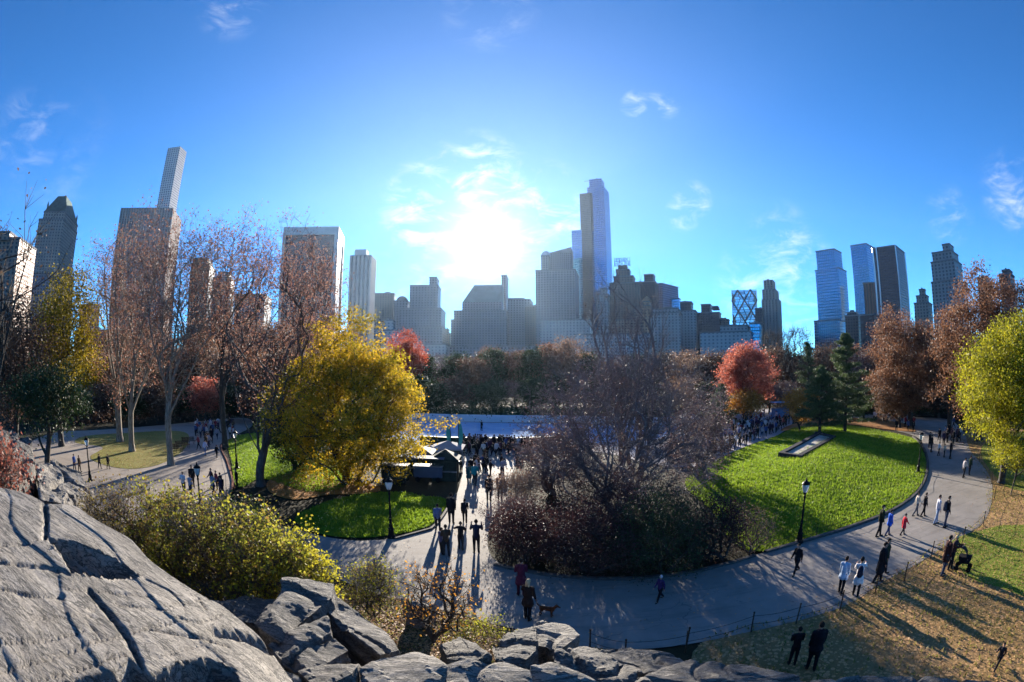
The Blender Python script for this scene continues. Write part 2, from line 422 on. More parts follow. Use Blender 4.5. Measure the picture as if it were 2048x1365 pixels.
# ------------------------------------------------------------------ trees
def grow(rng, c, rad, fork_z, trunk_r, n, shape='round', lean=(0, 0), stems=1, curl=0.07, tip=0.012, up=0.35, limbs=0, ang=0.75):
    """skeleton: attractor points in the crown, each joined to the nearest branch. Returns segments and tips"""
    c = np.array(c, float); rad = np.array(rad, float)
    P = rng.normal(size=(n, 3)); P /= np.linalg.norm(P, axis=1, keepdims=True)
    P *= rng.uniform(0.12, 1.0, (n, 1)) ** 0.5
    if shape == 'cone':
        h = rng.uniform(0, 1, n) ** 1.25; a = rng.uniform(0, 2*np.pi, n); rr = (1 - h) ** 0.8 * rng.uniform(0.2, 1, n) ** 0.5
        P = np.stack([rr*np.cos(a), rr*np.sin(a), h*2 - 1], 1)
    elif shape == 'vase':
        k = 0.45 + 0.55 * np.clip((P[:, 2] + 1) / 1.2, 0, 1); P[:, 0] *= k; P[:, 1] *= k
    elif shape == 'egg':
        k = 1.0 - 0.45 * np.clip(P[:, 2], 0, 1); P[:, 0] *= k; P[:, 1] *= k
    # uneven outline
    nz = np.array([noise.noise(Vector((p * 1.6 + 11.3 * (trunk_r + fork_z)).tolist())) for p in P])
    P *= (1 + 0.42 * nz)[:, None]
    X = c + P * rad
    nodes = []; par = []
    for s in range(stems):
        a = 2*math.pi*s/max(1, stems) + rng.uniform(0, 1)
        off = np.array([math.cos(a), math.sin(a), 0]) * (0.0 if stems == 1 else trunk_r * 2.2)
        k = 6
        for i in range(k + 1):
            t = i / k
            wob = np.array([math.sin(2.1*t + s + trunk_r*9), math.cos(1.7*t + s*2 + fork_z), 0]) * trunk_r * 0.8 * t + np.array([rng.normal(), rng.normal(), 0]) * trunk_r * 0.07 * (0 < i)
            q = off * (1 + 2.2*t) + np.array([lean[0]*t, lean[1]*t, fork_z*t]) + wob
            par.append(-1 if i == 0 else len(nodes) - 1); nodes.append(q)
    ntr = len(nodes); ldir = {}
    a0 = rng.uniform(0, 6.28)
    for l in range(limbs):
        st_ = max(3, ntr - 1 - rng.integers(0, 3)) if stems == 1 else int(7*(l % stems) + 6)
        a = a0 + 2*math.pi*l/limbs + rng.normal()*0.25; rr = rng.uniform(0.45, 0.85) if l else 0.12
        end = c + rad * np.array([math.cos(a)*rr, math.sin(a)*rr, rng.uniform(0.0, 0.6)])
        p0 = np.array(nodes[st_]); k = 8; prv = st_; bow = np.array([math.cos(a)*rad[0], math.sin(a)*rad[1], 0])*rng.uniform(0.04, 0.12)
        for i in range(1, k + 1):
            t = i/k; q = p0 + (end - p0)*t + bow*math.sin(math.pi*t) + rng.normal(size=3)*0.012*np.linalg.norm(end - p0)
            nodes.append(q); par.append(prv); ldir[len(nodes)-1] = (q - nodes[prv])/max(1e-6, np.linalg.norm(q - nodes[prv])); prv = len(nodes) - 1
    M = np.zeros((len(nodes) + n*3 + 4, 3)); M[:len(nodes)] = nodes; cnt = len(nodes); DR = np.zeros_like(M); DR[:, 2] = 1
    for k_, v_ in ldir.items(): DR[k_] = v_
    par = list(par)
    order = np.argsort(np.linalg.norm((X - np.array([lean[0], lean[1], fork_z])) / rad, axis=1) + rng.uniform(0, 0.15, n))
    tips = []
    base0 = 3
    for idx in order:
        p = X[idx]
        dv = p - M[base0:cnt]; dist = np.linalg.norm(dv, axis=1)
        cosa = (dv * DR[base0:cnt]).sum(1) / np.maximum(dist, 1e-6)
        cost = dist * (1 + ang*(1 - cosa)) + up * np.maximum(0, -dv[:, 2]) * 1.5
        j = int(np.argmin(cost)) + base0
        q = M[j]; dd = p - q; L_ = np.linalg.norm(dd)
        side = rng.normal(size=3) * L_ * curl
        m1 = q + dd*0.35 + side; m1[2] -= L_*0.05; m2 = q + dd*0.7 + side*0.7 + rng.normal(size=3)*L_*curl*0.5
        for pt, pr in ((m1, j), (m2, cnt), (p, cnt + 1)):
            M[cnt if pt is m1 else (cnt + 1 if pt is m2 else cnt + 2)] = pt; par.append(pr)
        for q0, q1 in ((j, cnt), (cnt, cnt + 1), (cnt + 1, cnt + 2)):
            v_ = M[q1] - M[q0]; DR[q1] = v_ / max(1e-6, np.linalg.norm(v_))
        tips.append(cnt + 2); cnt += 3
    M = M[:cnt]; par = np.array(par)
    wgt = np.zeros(cnt); wgt[tips] = 1
    for i in range(cnt - 1, -1, -1):
        if par[i] >= 0: wgt[par[i]] += wgt[i]
    hc = np.full(cnt, -1); bw = np.zeros(cnt)
    for i in range(cnt):
        p_ = par[i]
        if p_ >= 0 and wgt[i] > bw[p_]: bw[p_] = wgt[i]; hc[p_] = i
    okk = np.where((par >= 0) & (hc >= 0) & (M[:, 2] > 0.3))[0]
    for _ in range(7):
        M2 = M.copy(); M2[okk] = 0.5*M[okk] + 0.25*(M[par[okk]] + M[hc[okk]]); M = M2
    wgt = np.maximum(wgt, 0.5)
    r = np.maximum(tip, trunk_r * np.minimum(1.15, (wgt / (n / max(1, stems)))) ** 0.56)
    # flare at the foot
    r = np.where(M[:, 2] < fork_z * 0.12, r * 1.35, r)
    ch = np.where(par >= 0)[0]
    return M, par, r, ch, np.array(tips)

def tree(name, base, rad, zc, fork_z, trunk_r, n, bark, leaf=None, nleaf=0, lsize=0.2, spread=0.5, shape='round', seed=1,
         label='', cat='tree', group=None, twigs=0, stems=1, lean=(0, 0), tip=0.014, crown_name='crown', up=0.35, cull_low=0.0, twl=0.9, off=(0, 0), limbs=0, ang=0.75):
    rng = np.random.default_rng(seed)
    root = empty(name, base, 0, label, cat, group)
    M, par, r, ch, tips = grow(rng, (lean[0]*1.1 + off[0], lean[1]*1.1 + off[1], zc), rad, fork_z, trunk_r, n, shape, lean, stems, tip=tip, up=up, limbs=limbs, ang=ang, curl=0.07 if ang < 1 else 0.035)
    A, B, ra, rb = M[par[ch]], M[ch], r[par[ch]], r[ch]
    ra = np.minimum(ra, rb * 1.9)
    Vs, Fs, o = [], [], 0
    for lo, hi, k in ((0.09, 99, 9), (0.035, 0.09, 5), (0, 0.035, 3)):
        msk = (rb >= lo) & (rb < hi)
        if msk.any():
            V, Fq = tubes_np(A[msk], B[msk], ra[msk], rb[msk], k); Vs.append(V); Fs.append(Fq + o); o += len(V)
    T = M[tips]
    if twigs:
        k = rng.integers(0, len(T), twigs); st = T[k] + rng.normal(size=(twigs, 3)) * 0.25
        outw = T[k] - np.array([0, 0, zc * 0.6]); outw /= np.linalg.norm(outw, axis=1, keepdims=True)
        d = outw * 0.7 + rng.normal(size=(twigs, 3)) * 0.55; d /= np.linalg.norm(d, axis=1, keepdims=True)
        en = T[k] + d * (twl * rng.uniform(0.4, 1.2, twigs))[:, None]
        V, Fq = tubes_np(T[k], en, np.full(twigs, tip * 0.7), np.full(twigs, tip * 0.3), 3)
        Vs.append(V); Fs.append(Fq + o)
        T = np.concatenate([T, en])
    meshobj('trunk', np.concatenate(Vs), np.concatenate(Fs), bark, root)
    if leaf is not None and nleaf:
        k = rng.integers(0, len(T), nleaf)
        g = rng.normal(size=(nleaf, 3)) * spread * np.array([1, 1, 0.7])
        P = T[k] + g
        if cull_low: P = P[P[:, 2] > cull_low]
        V, Fq = leaves_np(P, lsize, rng, 0.7)
        meshobj(crown_name, V, Fq, leaf, root)
    return root

def copytree(src, loc, rz, sc, label=None, group=None):
    r = src.copy(); COL.objects.link(r); r.location = loc; r.rotation_euler = (0, 0, rz); r.scale = sc if isinstance(sc, (tuple, list)) else (sc, sc, sc)
    if label: r['label'] = label
    if group: r['group'] = group
    for ch in list(src.children):
        c = ch.copy(); COL.objects.link(c); c.parent = r
        for g in list(ch.children):
            d = g.copy(); COL.objects.link(d); d.parent = c
    return r

# ------------------------------------------------------------------ terrain
def sstep(t): t = max(0., min(1., t)); return t*t*(3 - 2*t)
def hill(x, y):                                        # the outcrop the camera stands on
    d = math.hypot((x + 8) * 0.95, y + 4)
    return 7.4 * sstep((19.0 - d) / 12.0)

def smooth_poly(pts, step=0.8, closed=True):
    P = [Vector((p[0], p[1])) for p in pts]; n = len(P); o = []
    for i in range(n if closed else n - 1):
        a = P[(i-1) % n] if closed or i > 0 else P[i]; b = P[i]; c = P[(i+1) % n]; d = P[(i+2) % n] if closed or i + 2 < n else c
        k = max(1, min(14, int((c - b).length / step)))
        for j in range(k):
            t = j / k
            o.append(0.5 * ((2*b) + (c - a)*t + (2*a - 5*b + 4*c - d)*t*t + (3*b - a - 3*c + d)*t**3))
    if not closed: o.append(P[-1])
    return o

def patch(name, px_pts, m, zf=lambda x, y: 0.0, spacing=1.5, kind='structure', smooth=True, world=False, label=None):
    pts = [on_z(*p) if not world else Vector((p[0], p[1], 0)) for p in px_pts]
    poly = smooth_poly(pts) if smooth else [Vector((p[0], p[1])) for p in pts]
    area = sum(poly[i].x*poly[(i+1) % len(poly)].y - poly[(i+1) % len(poly)].x*poly[i].y for i in range(len(poly)))
    if area < 0: poly.reverse()
    xs = [p.x for p in poly]; ys = [p.y for p in poly]
    g = []
    if spacing:
        x = min(xs) + spacing*0.5
        while x < max(xs):
            y = min(ys) + spacing*0.5
            while y < max(ys):
                g.append(Vector((x + random.uniform(-.2, .2)*spacing, y + random.uniform(-.2, .2)*spacing))); y += spacing
            x += spacing
    vs, es, fs, *_ = delaunay_2d_cdt(poly + g, [], [list(range(len(poly)))], 1, 1e-4)
    V = [(v.x, v.y, zf(v.x, v.y)) for v in vs]
    o = meshobj(name, V, [tuple(f) for f in fs], m, smooth=True)
    tag(o, label, None, None, kind)
    return o, poly

def inside(poly, x, y):
    c = False; n = len(poly); j = n - 1
    for i in range(n):
        a, b = poly[i], poly[j]
        if (a.y > y) != (b.y > y) and x < (b.x - a.x)*(y - a.y)/(b.y - a.y) + a.x: c = not c
        j = i
    return c
def edge_dist(poly, x, y):
    best = 1e9; q = Vector((x, y)); n = len(poly)
    for i in range(n):
        a, b = poly[i], poly[(i+1) % n]; d = b - a; l2 = d.length_squared or 1e-9
        t = max(0, min(1, (q - a).dot(d) / l2)); best = min(best, (a + d*t - q).length)
    return best

M_litter = grassmat('leaf_litter', [(0.045, 0.035, 0.02), (0.10, 0.065, 0.03), (0.19, 0.11, 0.05)], (0.28, 0.16, 0.07), 0.62)
M_ground = grassmat('park_ground', [(0.016, 0.016, 0.010), (0.030, 0.027, 0.014), (0.055, 0.040, 0.02)], (0.09, 0.05, 0.025), 0.3, 0.25)
M_lawn = grassmat('lawn_green', [(0.05, 0.085, 0.01), (0.16, 0.25, 0.02), (0.28, 0.37, 0.03)], (0.33, 0.30, 0.11), 0.16)
M_lawn_yellow = grassmat('lawn_dry', [(0.13, 0.14, 0.03), (0.22, 0.21, 0.05), (0.30, 0.25, 0.09)], (0.36, 0.24, 0.10), 0.45)
M_strip = grassmat('worn_grass', [(0.13, 0.12, 0.03), (0.27, 0.17, 0.07), (0.38, 0.24, 0.12)], (0.48, 0.28, 0.13), 0.7)
M_path = asphaltmat('path_asphalt', (0.20, 0.178, 0.156), (0.29, 0.26, 0.23))
M_path2 = asphaltmat('path_asphalt_dusty', (0.24, 0.20, 0.165), (0.33, 0.28, 0.23))
M_stone = simple('kerb_stone', (0.09, 0.085, 0.08), 0.85, 0.3, 3)

cs = np.concatenate([-np.geomspace(6000, 44, 26), np.linspace(-40, 40, 81), np.geomspace(44, 6000, 26)])
gx, gy = np.meshgrid(cs, cs)
V = np.stack([gx.ravel(), gy.ravel(), np.array([hill(x, y) - 0.05 for x, y in zip(gx.ravel(), gy.ravel())])], 1)
for i in range(len(V)):
    if V[i, 2] > 0.02: V[i, 2] += 0.25 * noise.noise(Vector((V[i, 0]*0.5, V[i, 1]*0.5, 0)))
n = len(cs); ii, jj = np.meshgrid(np.arange(n-1), np.arange(n-1)); a = (jj*n + ii).ravel()
tag(meshobj('ground', V, np.stack([a, a+1, a+n+1, a+n], 1), M_ground, smooth=True), 'park ground of thin grass, soil and leaf litter', kind='structure')

path_main = [(905, 838), (1005, 838), (1030, 905), (1020, 960), (1010, 1008), (985, 1040), (975, 1090), (1000, 1128), (1090, 1148), (1250, 1157), (1400, 1140),
             (1510, 1110), (1600, 1088), (1700, 1058), (1790, 1022), (1842, 980), (1858, 935), (1850, 898), (1828, 872), (1760, 856), (1700, 846), (1660, 836), (1700, 828),
             (1800, 834), (1890, 838), (1925, 862), (1940, 900), (1978, 950), (1984, 1000), (1962, 1050), (1905, 1082), (1840, 1125), (1765, 1165), (1695, 1210), (1590, 1243),
             (1480, 1268), (1370, 1290), (1240, 1300), (1130, 1290), (1050, 1262), (985, 1248), (930, 1232), (850, 1212), (760, 1190), (680, 1160), (590, 1120),
             (520, 1080), (430, 1040), (560, 1052), (640, 1072), (720, 1082), (800, 1075), (862, 1058), (895, 1020), (915, 985), (925, 940), (920, 900)]
patch('path', path_main, M_path, lambda x, y: 0.0, 3)
path_left = [(60, 905), (110, 868), (170, 862), (260, 862), (330, 852), (420, 843), (480, 838), (500, 852), (470, 872), (430, 888), (448, 915), (462, 955), (455, 1000), (430, 1040),
             (300, 1040), (200, 1010), (140, 960), (180, 948), (280, 945), (350, 935), (385, 905), (400, 880), (350, 872), (260, 880), (160, 900), (230, 925), (150, 935), (80, 930)]
path_left = [(40, 900), (110, 866), (200, 860), (330, 850), (480, 836), (505, 850), (470, 872), (440, 890), (452, 925), (464, 965), (455, 1010), (430, 1050),
             (300, 1060), (180, 1010), (90, 950)]
patch('path', path_left, M_path2, lambda x, y: -0.004, 3)
plaza = [(1395, 878), (1440, 845), (1500, 822), (1560, 818), (1585, 842), (1560, 868), (1500, 890), (1440, 915), (1380, 935), (1290, 925), (1200, 905), (1080, 905), (1025, 905), (1015, 880), (1200, 885), (1320, 880)]
patch('path', plaza, asphaltmat('plaza_asphalt', (0.26, 0.24, 0.25), (0.35, 0.32, 0.33)), lambda x, y: 0.006, 3)

lawn_px = [(1395, 940), (1440, 918), (1500, 892), (1560, 870), (1590, 856), (1640, 850), (1700, 852), (1760, 862), (1825, 878), (1846, 905), (1852, 935), (1836, 978), (1784, 1018), (1697, 1054),
           (1598, 1084), (1530, 1104), (1470, 1090), (1420, 1020), (1370, 970)]
LP = smooth_poly([on_z(*p) for p in lawn_px])
def lawn_z(x, y):
    e = edge_dist(LP, x, y)
    return 0.03 + 0.9 * sstep(e / 13.0) + 0.12 * noise.noise(Vector((x*0.13, y*0.13, 2.0))) * sstep(e / 3)
lawn, _ = patch('lawn', lawn_px, M_lawn, lawn_z, 0.9)
lawn_small = [(795, 985), (840, 992), (895, 1000), (885, 1025), (860, 1052), (800, 1068), (720, 1076), (640, 1068), (590, 1040), (640, 1010), (720, 990)]
patch('lawn', lawn_small, M_lawn, lambda x, y: 0.012, 2)
lawn_l1 = [(175, 872), (260, 866), (340, 862), (375, 868), (372, 895), (330, 925), (270, 938), (215, 932), (180, 915), (205, 895), (150, 885)]
patch('lawn', lawn_l1, M_lawn_yellow, lambda x, y: 0.014, 2)
lawn_l2 = [(458, 880), (500, 868), (540, 870), (640, 905), (700, 940), (690, 975), (620, 985), (560, 968), (520, 958), (475, 975), (464, 930)]
patch('lawn', lawn_l2, grassmat('lawn_bright', [(0.12, 0.20, 0.02), (0.21, 0.31, 0.03), (0.29, 0.34, 0.05)], (0.45, 0.25, 0.06), 0.3), lambda x, y: 0.014, 2)
leafbed = [(540, 960), (600, 945), (680, 955), (760, 975), (740, 988), (660, 990), (590, 1000), (540, 985)]
patch('leaf_bed', leafbed, grassmat('orange_leaf_bed', [(0.16, 0.08, 0.02), (0.36, 0.17, 0.04), (0.45, 0.25, 0.06)], (0.5, 0.24, 0.05), 0.5), lambda x, y: 0.02, 2)
leafbed2 = [(1560, 862), (1600, 846), (1700, 836), (1800, 846), (1830, 864), (1760, 858), (1700, 850), (1620, 854), (1590, 860)]
patch('leaf_bed', leafbed2, grassmat('pine_leaf_bed', [(0.13, 0.09, 0.02), (0.30, 0.14, 0.05), (0.36, 0.2, 0.07)], (0.42, 0.16, 0.05), 0.5), lambda x, y: 0.05, 2)
strip = [(1690, 1200), (1758, 1156), (1833, 1116), (1896, 1074), (1952, 1042), (1972, 1000), (1966, 950), (1930, 900), (1920, 866), (2200, 850), (2500, 1000), (2350, 1300), (2100, 1480), (1800, 1480), (1500, 1420),
         (1380, 1330), (1440, 1262), (1582, 1235)]
patch('worn_grass', strip, M_strip, lambda x, y: hill(x, y) - 0.012, 1.2)
rg1 = [(1900, 1086), (1960, 1062), (2040, 1050), (2250, 1060), (2300, 1190), (2120, 1210), (2000, 1175), (1930, 1150)]
rg2 = [(1962, 905), (1990, 880), (2100, 860), (2400, 900), (2300, 1000), (2060, 985), (1998, 960)]
M_mixlawn = grassmat('patchy_lawn', [(0.07, 0.10, 0.015), (0.17, 0.22, 0.025), (0.26, 0.24, 0.06)], (0.46, 0.28, 0.12), 0.4)
for _p, _l in ((rg1, 'patchy green grass beside the pushchair'), (rg2, 'patchy green grass under the yellow green tree')):
    patch('lawn', _p, M_mixlawn, lambda x, y: hill(x, y) + 0.004, 2, label=_l)
slope = [(780, 1196), (850, 1216), (930, 1236), (990, 1252), (1060, 1268), (1130, 1296), (1250, 1306), (1300, 1420), (900, 1460), (600, 1300), (640, 1180)]
patch('leaf_litter', slope, M_litter, lambda x, y: hill(x, y) + 0.03, 1.0)

# ------------------------------------------------------------------ kerb edging along the lawn and low fences
def edging(name, pts_px, wd, ht, m, label, cat='kerb', kind=None, z0=0.0):
    pts = smooth_poly([on_z(*p) for p in pts_px], 1.2, closed=False)
    b = MB()
    Ls = []; Rs = []
    for i, p in enumerate(pts):
        t = (pts[min(i+1, len(pts)-1)] - pts[max(i-1, 0)]).normalized(); nn = Vector((-t.y, t.x)) * wd/2
        Ls.append(p + nn); Rs.append(p - nn)
    for i in range(len(pts)-1):
        q = [Rs[i], Rs[i+1], Ls[i+1], Ls[i]]
        b.face([(v.x, v.y, z0 + ht) for v in q])
        b.face([(Rs[i].x, Rs[i].y, z0-.1), (Rs[i+1].x, Rs[i+1].y, z0-.1), (Rs[i+1].x, Rs[i+1].y, z0+ht), (Rs[i].x, Rs[i].y, z0+ht)])
        b.face([(Ls[i+1].x, Ls[i+1].y, z0-.1), (Ls[i].x, Ls[i].y, z0-.1), (Ls[i].x, Ls[i].y, z0+ht), (Ls[i+1].x, Ls[i+1].y, z0+ht)])
    return tag(b.build(name, m), label, cat, None, kind)

edging('kerb', [(1530, 1106), (1600, 1086), (1698, 1056), (1788, 1020), (1839, 980), (1855, 935), (1848, 898), (1826, 874)], 0.22, 0.13, M_stone, 'dark stone kerb curving round the big green lawn')
edging('kerb', [(790, 1079), (800, 1076), (862, 1059), (893, 1022), (912, 990)], 0.16, 0.10, M_stone, 'short kerb beside the small green lawn and lamp')
edging('kerb', [(462, 985), (466, 965), (455, 925), (443, 892), (470, 874)], 0.16, 0.10, simple('red_kerb', (0.22, 0.09, 0.06), 0.8, 0.2, 3), 'reddish edging between the left path and bright grass strip')
edging('kerb', [(990, 1131), (1090, 1151), (1250, 1160), (1400, 1143), (1510, 1113)], 0.2, 0.12, M_stone, 'shaded kerb in front of the dark shrub bed')

M_metal = simple('dark_iron', (0.012, 0.013, 0.014), 0.5, 0.2, 10, 0.3)
M_postbrown = simple('rusty_post', (0.07, 0.045, 0.03), 0.8, 0.3, 20)

def wire_fence(pxs, label, hgt=0.85, wires=(0.35, 0.7), r=0.03, group=None, zf=lambda x, y: 0):
    root = empty('wire_fence', (0, 0, 0), 0, label, 'fence', group)
    P = [on_z(*p) for p in pxs]
    P = [Vector((p.x, p.y, zf(p.x, p.y))) for p in P]
    for p in P:
        b = MB(); k = hgt * random.uniform(0.92, 1.08); tl = random.uniform(-.04, .04)
        b.tube((p.x, p.y, p.z - 0.1), (p.x + tl, p.y, p.z + k), r, r*0.9, 7); b.tube((p.x+tl, p.y, p.z + k), (p.x+tl, p.y, p.z + k + 0.05), r*1.35, r*1.2, 7)
        b.build('post', M_postbrown, root)
    for z in wires:
        b = MB()
        for a, c in zip(P, P[1:]):
            prev = a + Vector((0, 0, z))
            for i in range(1, 6):
                t = i / 5; q = a.lerp(c, t) + Vector((0, 0, z - 0.06*math.sin(math.pi*t)*(1))); b.tube(prev, q, 0.009, 0.009, 4, caps=False); prev = q
        b.build('wire', M_metal, root)
    return root
wire_fence([(1371, 1300), (1502, 1264), (1592, 1247), (1680, 1220), (1750, 1187), (1808, 1163), (1861, 1118), (1924, 1088), (1966, 1052), (1988, 1000), (1983, 968), (1958, 925)], 'low post and wire fence along the outer side of the curving path')
wire_fence([(1545, 1098), (1633, 1072), (1700, 1050), (1765, 1026), (1805, 1004), (1836, 976), (1849, 945), (1851, 915), (1843, 893), (1828, 876)], 'short wire fence round the rim of the big lawn', 0.5, (0.25, 0.45), 0.022)
wire_fence([(1180, 1300), (1250, 1318), (1371, 1304)], 'short wire fence in shadow at the foot of the rocks', 0.8, zf=hill)
wire_fence([(470, 985), (472, 962), (462, 925), (452, 900), (478, 880)], 'little wire fence beside the left path and bright grass', 0.5, (0.25, 0.45), 0.022)

# raised stone frame on the lawn
fr = [on_z(1556, 906), on_z(1600, 914), on_z(1672, 876), on_z(1634, 869)]
zl = max(lawn_z(p.x, p.y) for p in fr)
fr = [on_z(1556, 911, zl), on_z(1602, 917, zl), on_z(1672, 877, zl), on_z(1636, 868, zl)]
croot = empty('stone_frame', (0, 0, 0), 0, 'long grey stone slab in a dark sunken rim on the green lawn', 'stone slab')
b = MB(); inner = []
cen = sum(fr, Vector()) / 4
for i in range(4):
    a, c = fr[i], fr[(i+1) % 4]; d = (c - a).normalized(); nn = Vector((-d.y, d.x, 0))
    if nn.dot(cen - a) < 0: nn = -nn
    q = [a - d*0.0, c, c + nn*0.55, a + nn*0.55]
    pl = [(v.x, v.y) for v in q]
    ar = sum(pl[k][0]*pl[(k+1) % 4][1] - pl[(k+1) % 4][0]*pl[k][1] for k in range(4))
    if ar < 0: pl.reverse()
    b.prism(pl, zl - 1.2, zl + 0.28 + 0.003*i)
b.build('rim', simple('dark_rim', (0.05, 0.05, 0.055), 0.8, 0.3, 2), croot)
b = MB(); pl = [(cen.lerp(v, 0.93).x, cen.lerp(v, 0.93).y) for v in fr]
if sum(pl[k][0]*pl[(k+1) % 4][1] - pl[(k+1) % 4][0]*pl[k][1] for k in range(4)) < 0: pl.reverse()
b.prism(pl, zl - 1.2, zl + 0.08)
b.build('slab', simple('pale_slab', (0.42, 0.38, 0.33), 0.8, 0.5, 0.9), croot)

# ------------------------------------------------------------------ buildings
def iround(C, u, az):
    """distance s along u from C to reach azimuth az (seen from the camera)"""
    d = Vector((math.sin(az), math.cos(az)))
    # C + s u = t d  -> cross with d
    den = u.x * d.y - u.y * d.x
    return -(C.x * d.y - C.y * d.x) / den if abs(den) > 1e-6 else 0

def footprint(xl, xc, xr, y, D, a=12.0, depth=30.0, maxdepth=70.0):
    """plan of a box whose visible corner is at pixel column xc, its left face ending at xl and its right face at xr"""
    azc, el = az_el(xc, y)
    C = Vector((math.sin(azc), math.cos(azc))) * D
    vr = C.normalized(); perp = Vector((-vr.y, vr.x))        # to the left seen from the camera
    ar = R(a)
    if xc <= xl + 0.5:                                        # the left face is hidden
        u = (perp * math.cos(ar) + vr * math.sin(ar)); v = (-perp * math.sin(ar) + vr * math.cos(ar))
        v2 = -u
        s = max(3, min(400, iround(C, -perp * math.cos(ar) + vr * math.sin(ar), az_el(xr, y)[0])))
        w_ = -perp * math.cos(ar) + vr * math.sin(ar)
        d_ = perp * math.sin(ar) + vr * math.cos(ar)
        return [C, C + w_*s, C + w_*s + d_*depth, C + d_*depth], math.tan(el)*D + CAMZ
    u = perp * math.cos(ar) + vr * math.sin(ar)
    v = -perp * math.sin(ar) + vr * math.cos(ar)
    su = max(3, min(400, iround(C, u, az_el(xl, y)[0])))
    sv = depth
    if xr > xc + 0.5:
        k = iround(C, v, az_el(xr, y)[0]); sv = max(2, min(maxdepth, k)) if k > 0 else depth
    return [C + u*su, C, C + v*sv, C + u*su + v*sv], math.tan(el)*D + CAMZ

def origin_of(poly):
    return Vector((sum(p.x for p in poly)/len(poly), sum(p.y for p in poly)/len(poly), 0))

def roof_bits(root, poly, z, seed, m):
    rng = random.Random(seed)
    c = origin_of(poly)
    ex = poly[1] - poly[0]; ey = poly[3] - poly[0] if len(poly) == 4 else Vector((0, 1))
    for i in range(rng.randint(1, 3)):
        b = MB(); p = poly[0] + ex*rng.uniform(0.3, 0.7) + ey*rng.uniform(0.3, 0.7)
        b.box(p.x, p.y, z + 1.6, ex.length*rng.uniform(0.15, 0.3), ey.length*rng.uniform(0.15, 0.35), 3.2 + rng.uniform(0, 2), math.atan2(ex.y, ex.x))
        b.build('roof_plant', m, root)

def building(label, tiers, mat, D=850, a=12.0, cat='building', name='building', z0=-1.0, roof=None, depth=30.0, parapet=True, bits=True, piers=None, dstep=2.0, group=None):
    """tiers: list of (xl, xc, xr, ytop[, material]) from the widest/lowest to the top"""
    root = empty(name, (0, 0, 0), 0, label, cat, group)
    prevz = z0; first = None
    rm = roof or M_roof
    for i, t in enumerate(tiers):
        xl, xc, xr, y = t[:4]; mm = t[4] if len(t) > 4 else mat
        poly, z = footprint(xl, xc, xr, y, D + i*dstep, a, depth - (i*2 if depth > 15 else 0))
        if first is None: root.location = origin_of(poly); first = root.location.copy()
        loc = [Vector((p.x - first.x, p.y - first.y)) for p in poly]
        b = MB(); b.prism(loc, prevz if i == 0 else prevz - 1.5, z, None, 0, 1)
        b.build('tower' if i == 0 else 'setback', [mm, rm], root)
        if piers:
            n_, wd, dp, pm = piers[:4]
            pb = MB()
            for (pa, pc) in ((loc[0], loc[1]), (loc[1], loc[2])):
                d = pc - pa; L_ = d.length; k = max(2, int(round(L_ / n_))); dn = d.normalized(); nn = Vector((dn.y, -dn.x))
                for j in range(k + 1):
                    q = pa + d*(j/k) + nn*dp*0.5
                    pb.box(q.x, q.y, (prevz + z)/2 + 0.4, wd, dp + 0.02*j/k + 0.05, z - prevz + 0.8, math.atan2(dn.y, dn.x))
            pb.build('piers', pm, root)
        if parapet:
            pb = MB(); c = sum(loc, Vector((0, 0))) / 4
            for j in range(4):
                A, B = loc[j], loc[(j+1) % 4]; d = (B-A).normalized(); nn = Vector((d.y, -d.x))
                q = (A + B)/2 + nn*0.2
                pb.box(q.x, q.y, z + 0.6, (B-A).length + 0.4, 0.8 + 0.02*j, 1.6 + 0.01*j, math.atan2(d.y, d.x))
            pb.build('parapet', mm if False else rm, root)
        prevz = z
    if bits: roof_bits(root, loc, z, sum(ord(ch_)*(i_ + 1) for i_, ch_ in enumerate(label)) % 1000, rm)
    root['z_top'] = 0; del root['z_top']
    return root, loc, z

M_roof = simple('roof_grey', (0.16, 0.16, 0.17), 0.8, 0.3, 0.1)
brown = facade('brown_brick_facade', (0.17, 0.13, 0.11), (0.03, 0.035, 0.045), 4.0, 3.4, 0.5, 0.55)
tan_ = facade('tan_brick_facade', (0.30, 0.26, 0.22), (0.04, 0.05, 0.065), 4.2, 3.6, 0.45, 0.55)
greyb = facade('grey_brick_facade', (0.20, 0.20, 0.22), (0.035, 0.04, 0.055), 4.4, 3.7, 0.5, 0.55)
lime = facade('limestone_facade', (0.34, 0.33, 0.32), (0.10, 0.11, 0.13), 4.4, 3.7, 0.42, 0.55)
limew = facade('white_stone_facade', (0.40, 0.40, 0.40), (0.13, 0.15, 0.18), 5.0, 4.0, 0.45, 0.5)
darkb = facade('dark_facade', (0.055, 0.055, 0.065), (0.03, 0.035, 0.05), 3.6, 3.6, 0.6, 0.6)
blue = facade('blue_glass_facade', (0.05, 0.17, 0.27), (0.08, 0.36, 0.58), 3.2, 4.2, 0.86, 0.84, 0.16, 0.85, 0.25, 0.4)
blue2 = facade('deep_blue_glass_facade', (0.05, 0.13, 0.22), (0.07, 0.30, 0.52), 3.0, 4.0, 0.84, 0.82, 0.12, 0.85, 0.35, 0.4)
bronze = facade('bronze_glass_facade', (0.04, 0.032, 0.035), (0.05, 0.055, 0.085), 2.6, 3.5, 0.7, 0.62, 0.2, 0.35, 0.7, 0.5)
purp = facade('mauve_glass_facade', (0.22, 0.19, 0.26), (0.12, 0.16, 0.25), 3.0, 3.6, 0.6, 0.7, 0.2, 0.5, 0.4)
M_conc = simple('pale_concrete', (0.55, 0.54, 0.53), 0.7, 0.1, 0.05)
M_trav = simple('travertine', (0.62, 0.58, 0.54), 0.7, 0.12, 0.05)
M_dark = simple('dark_roofing', (0.035, 0.045, 0.045), 0.6, 0.3, 0.2)
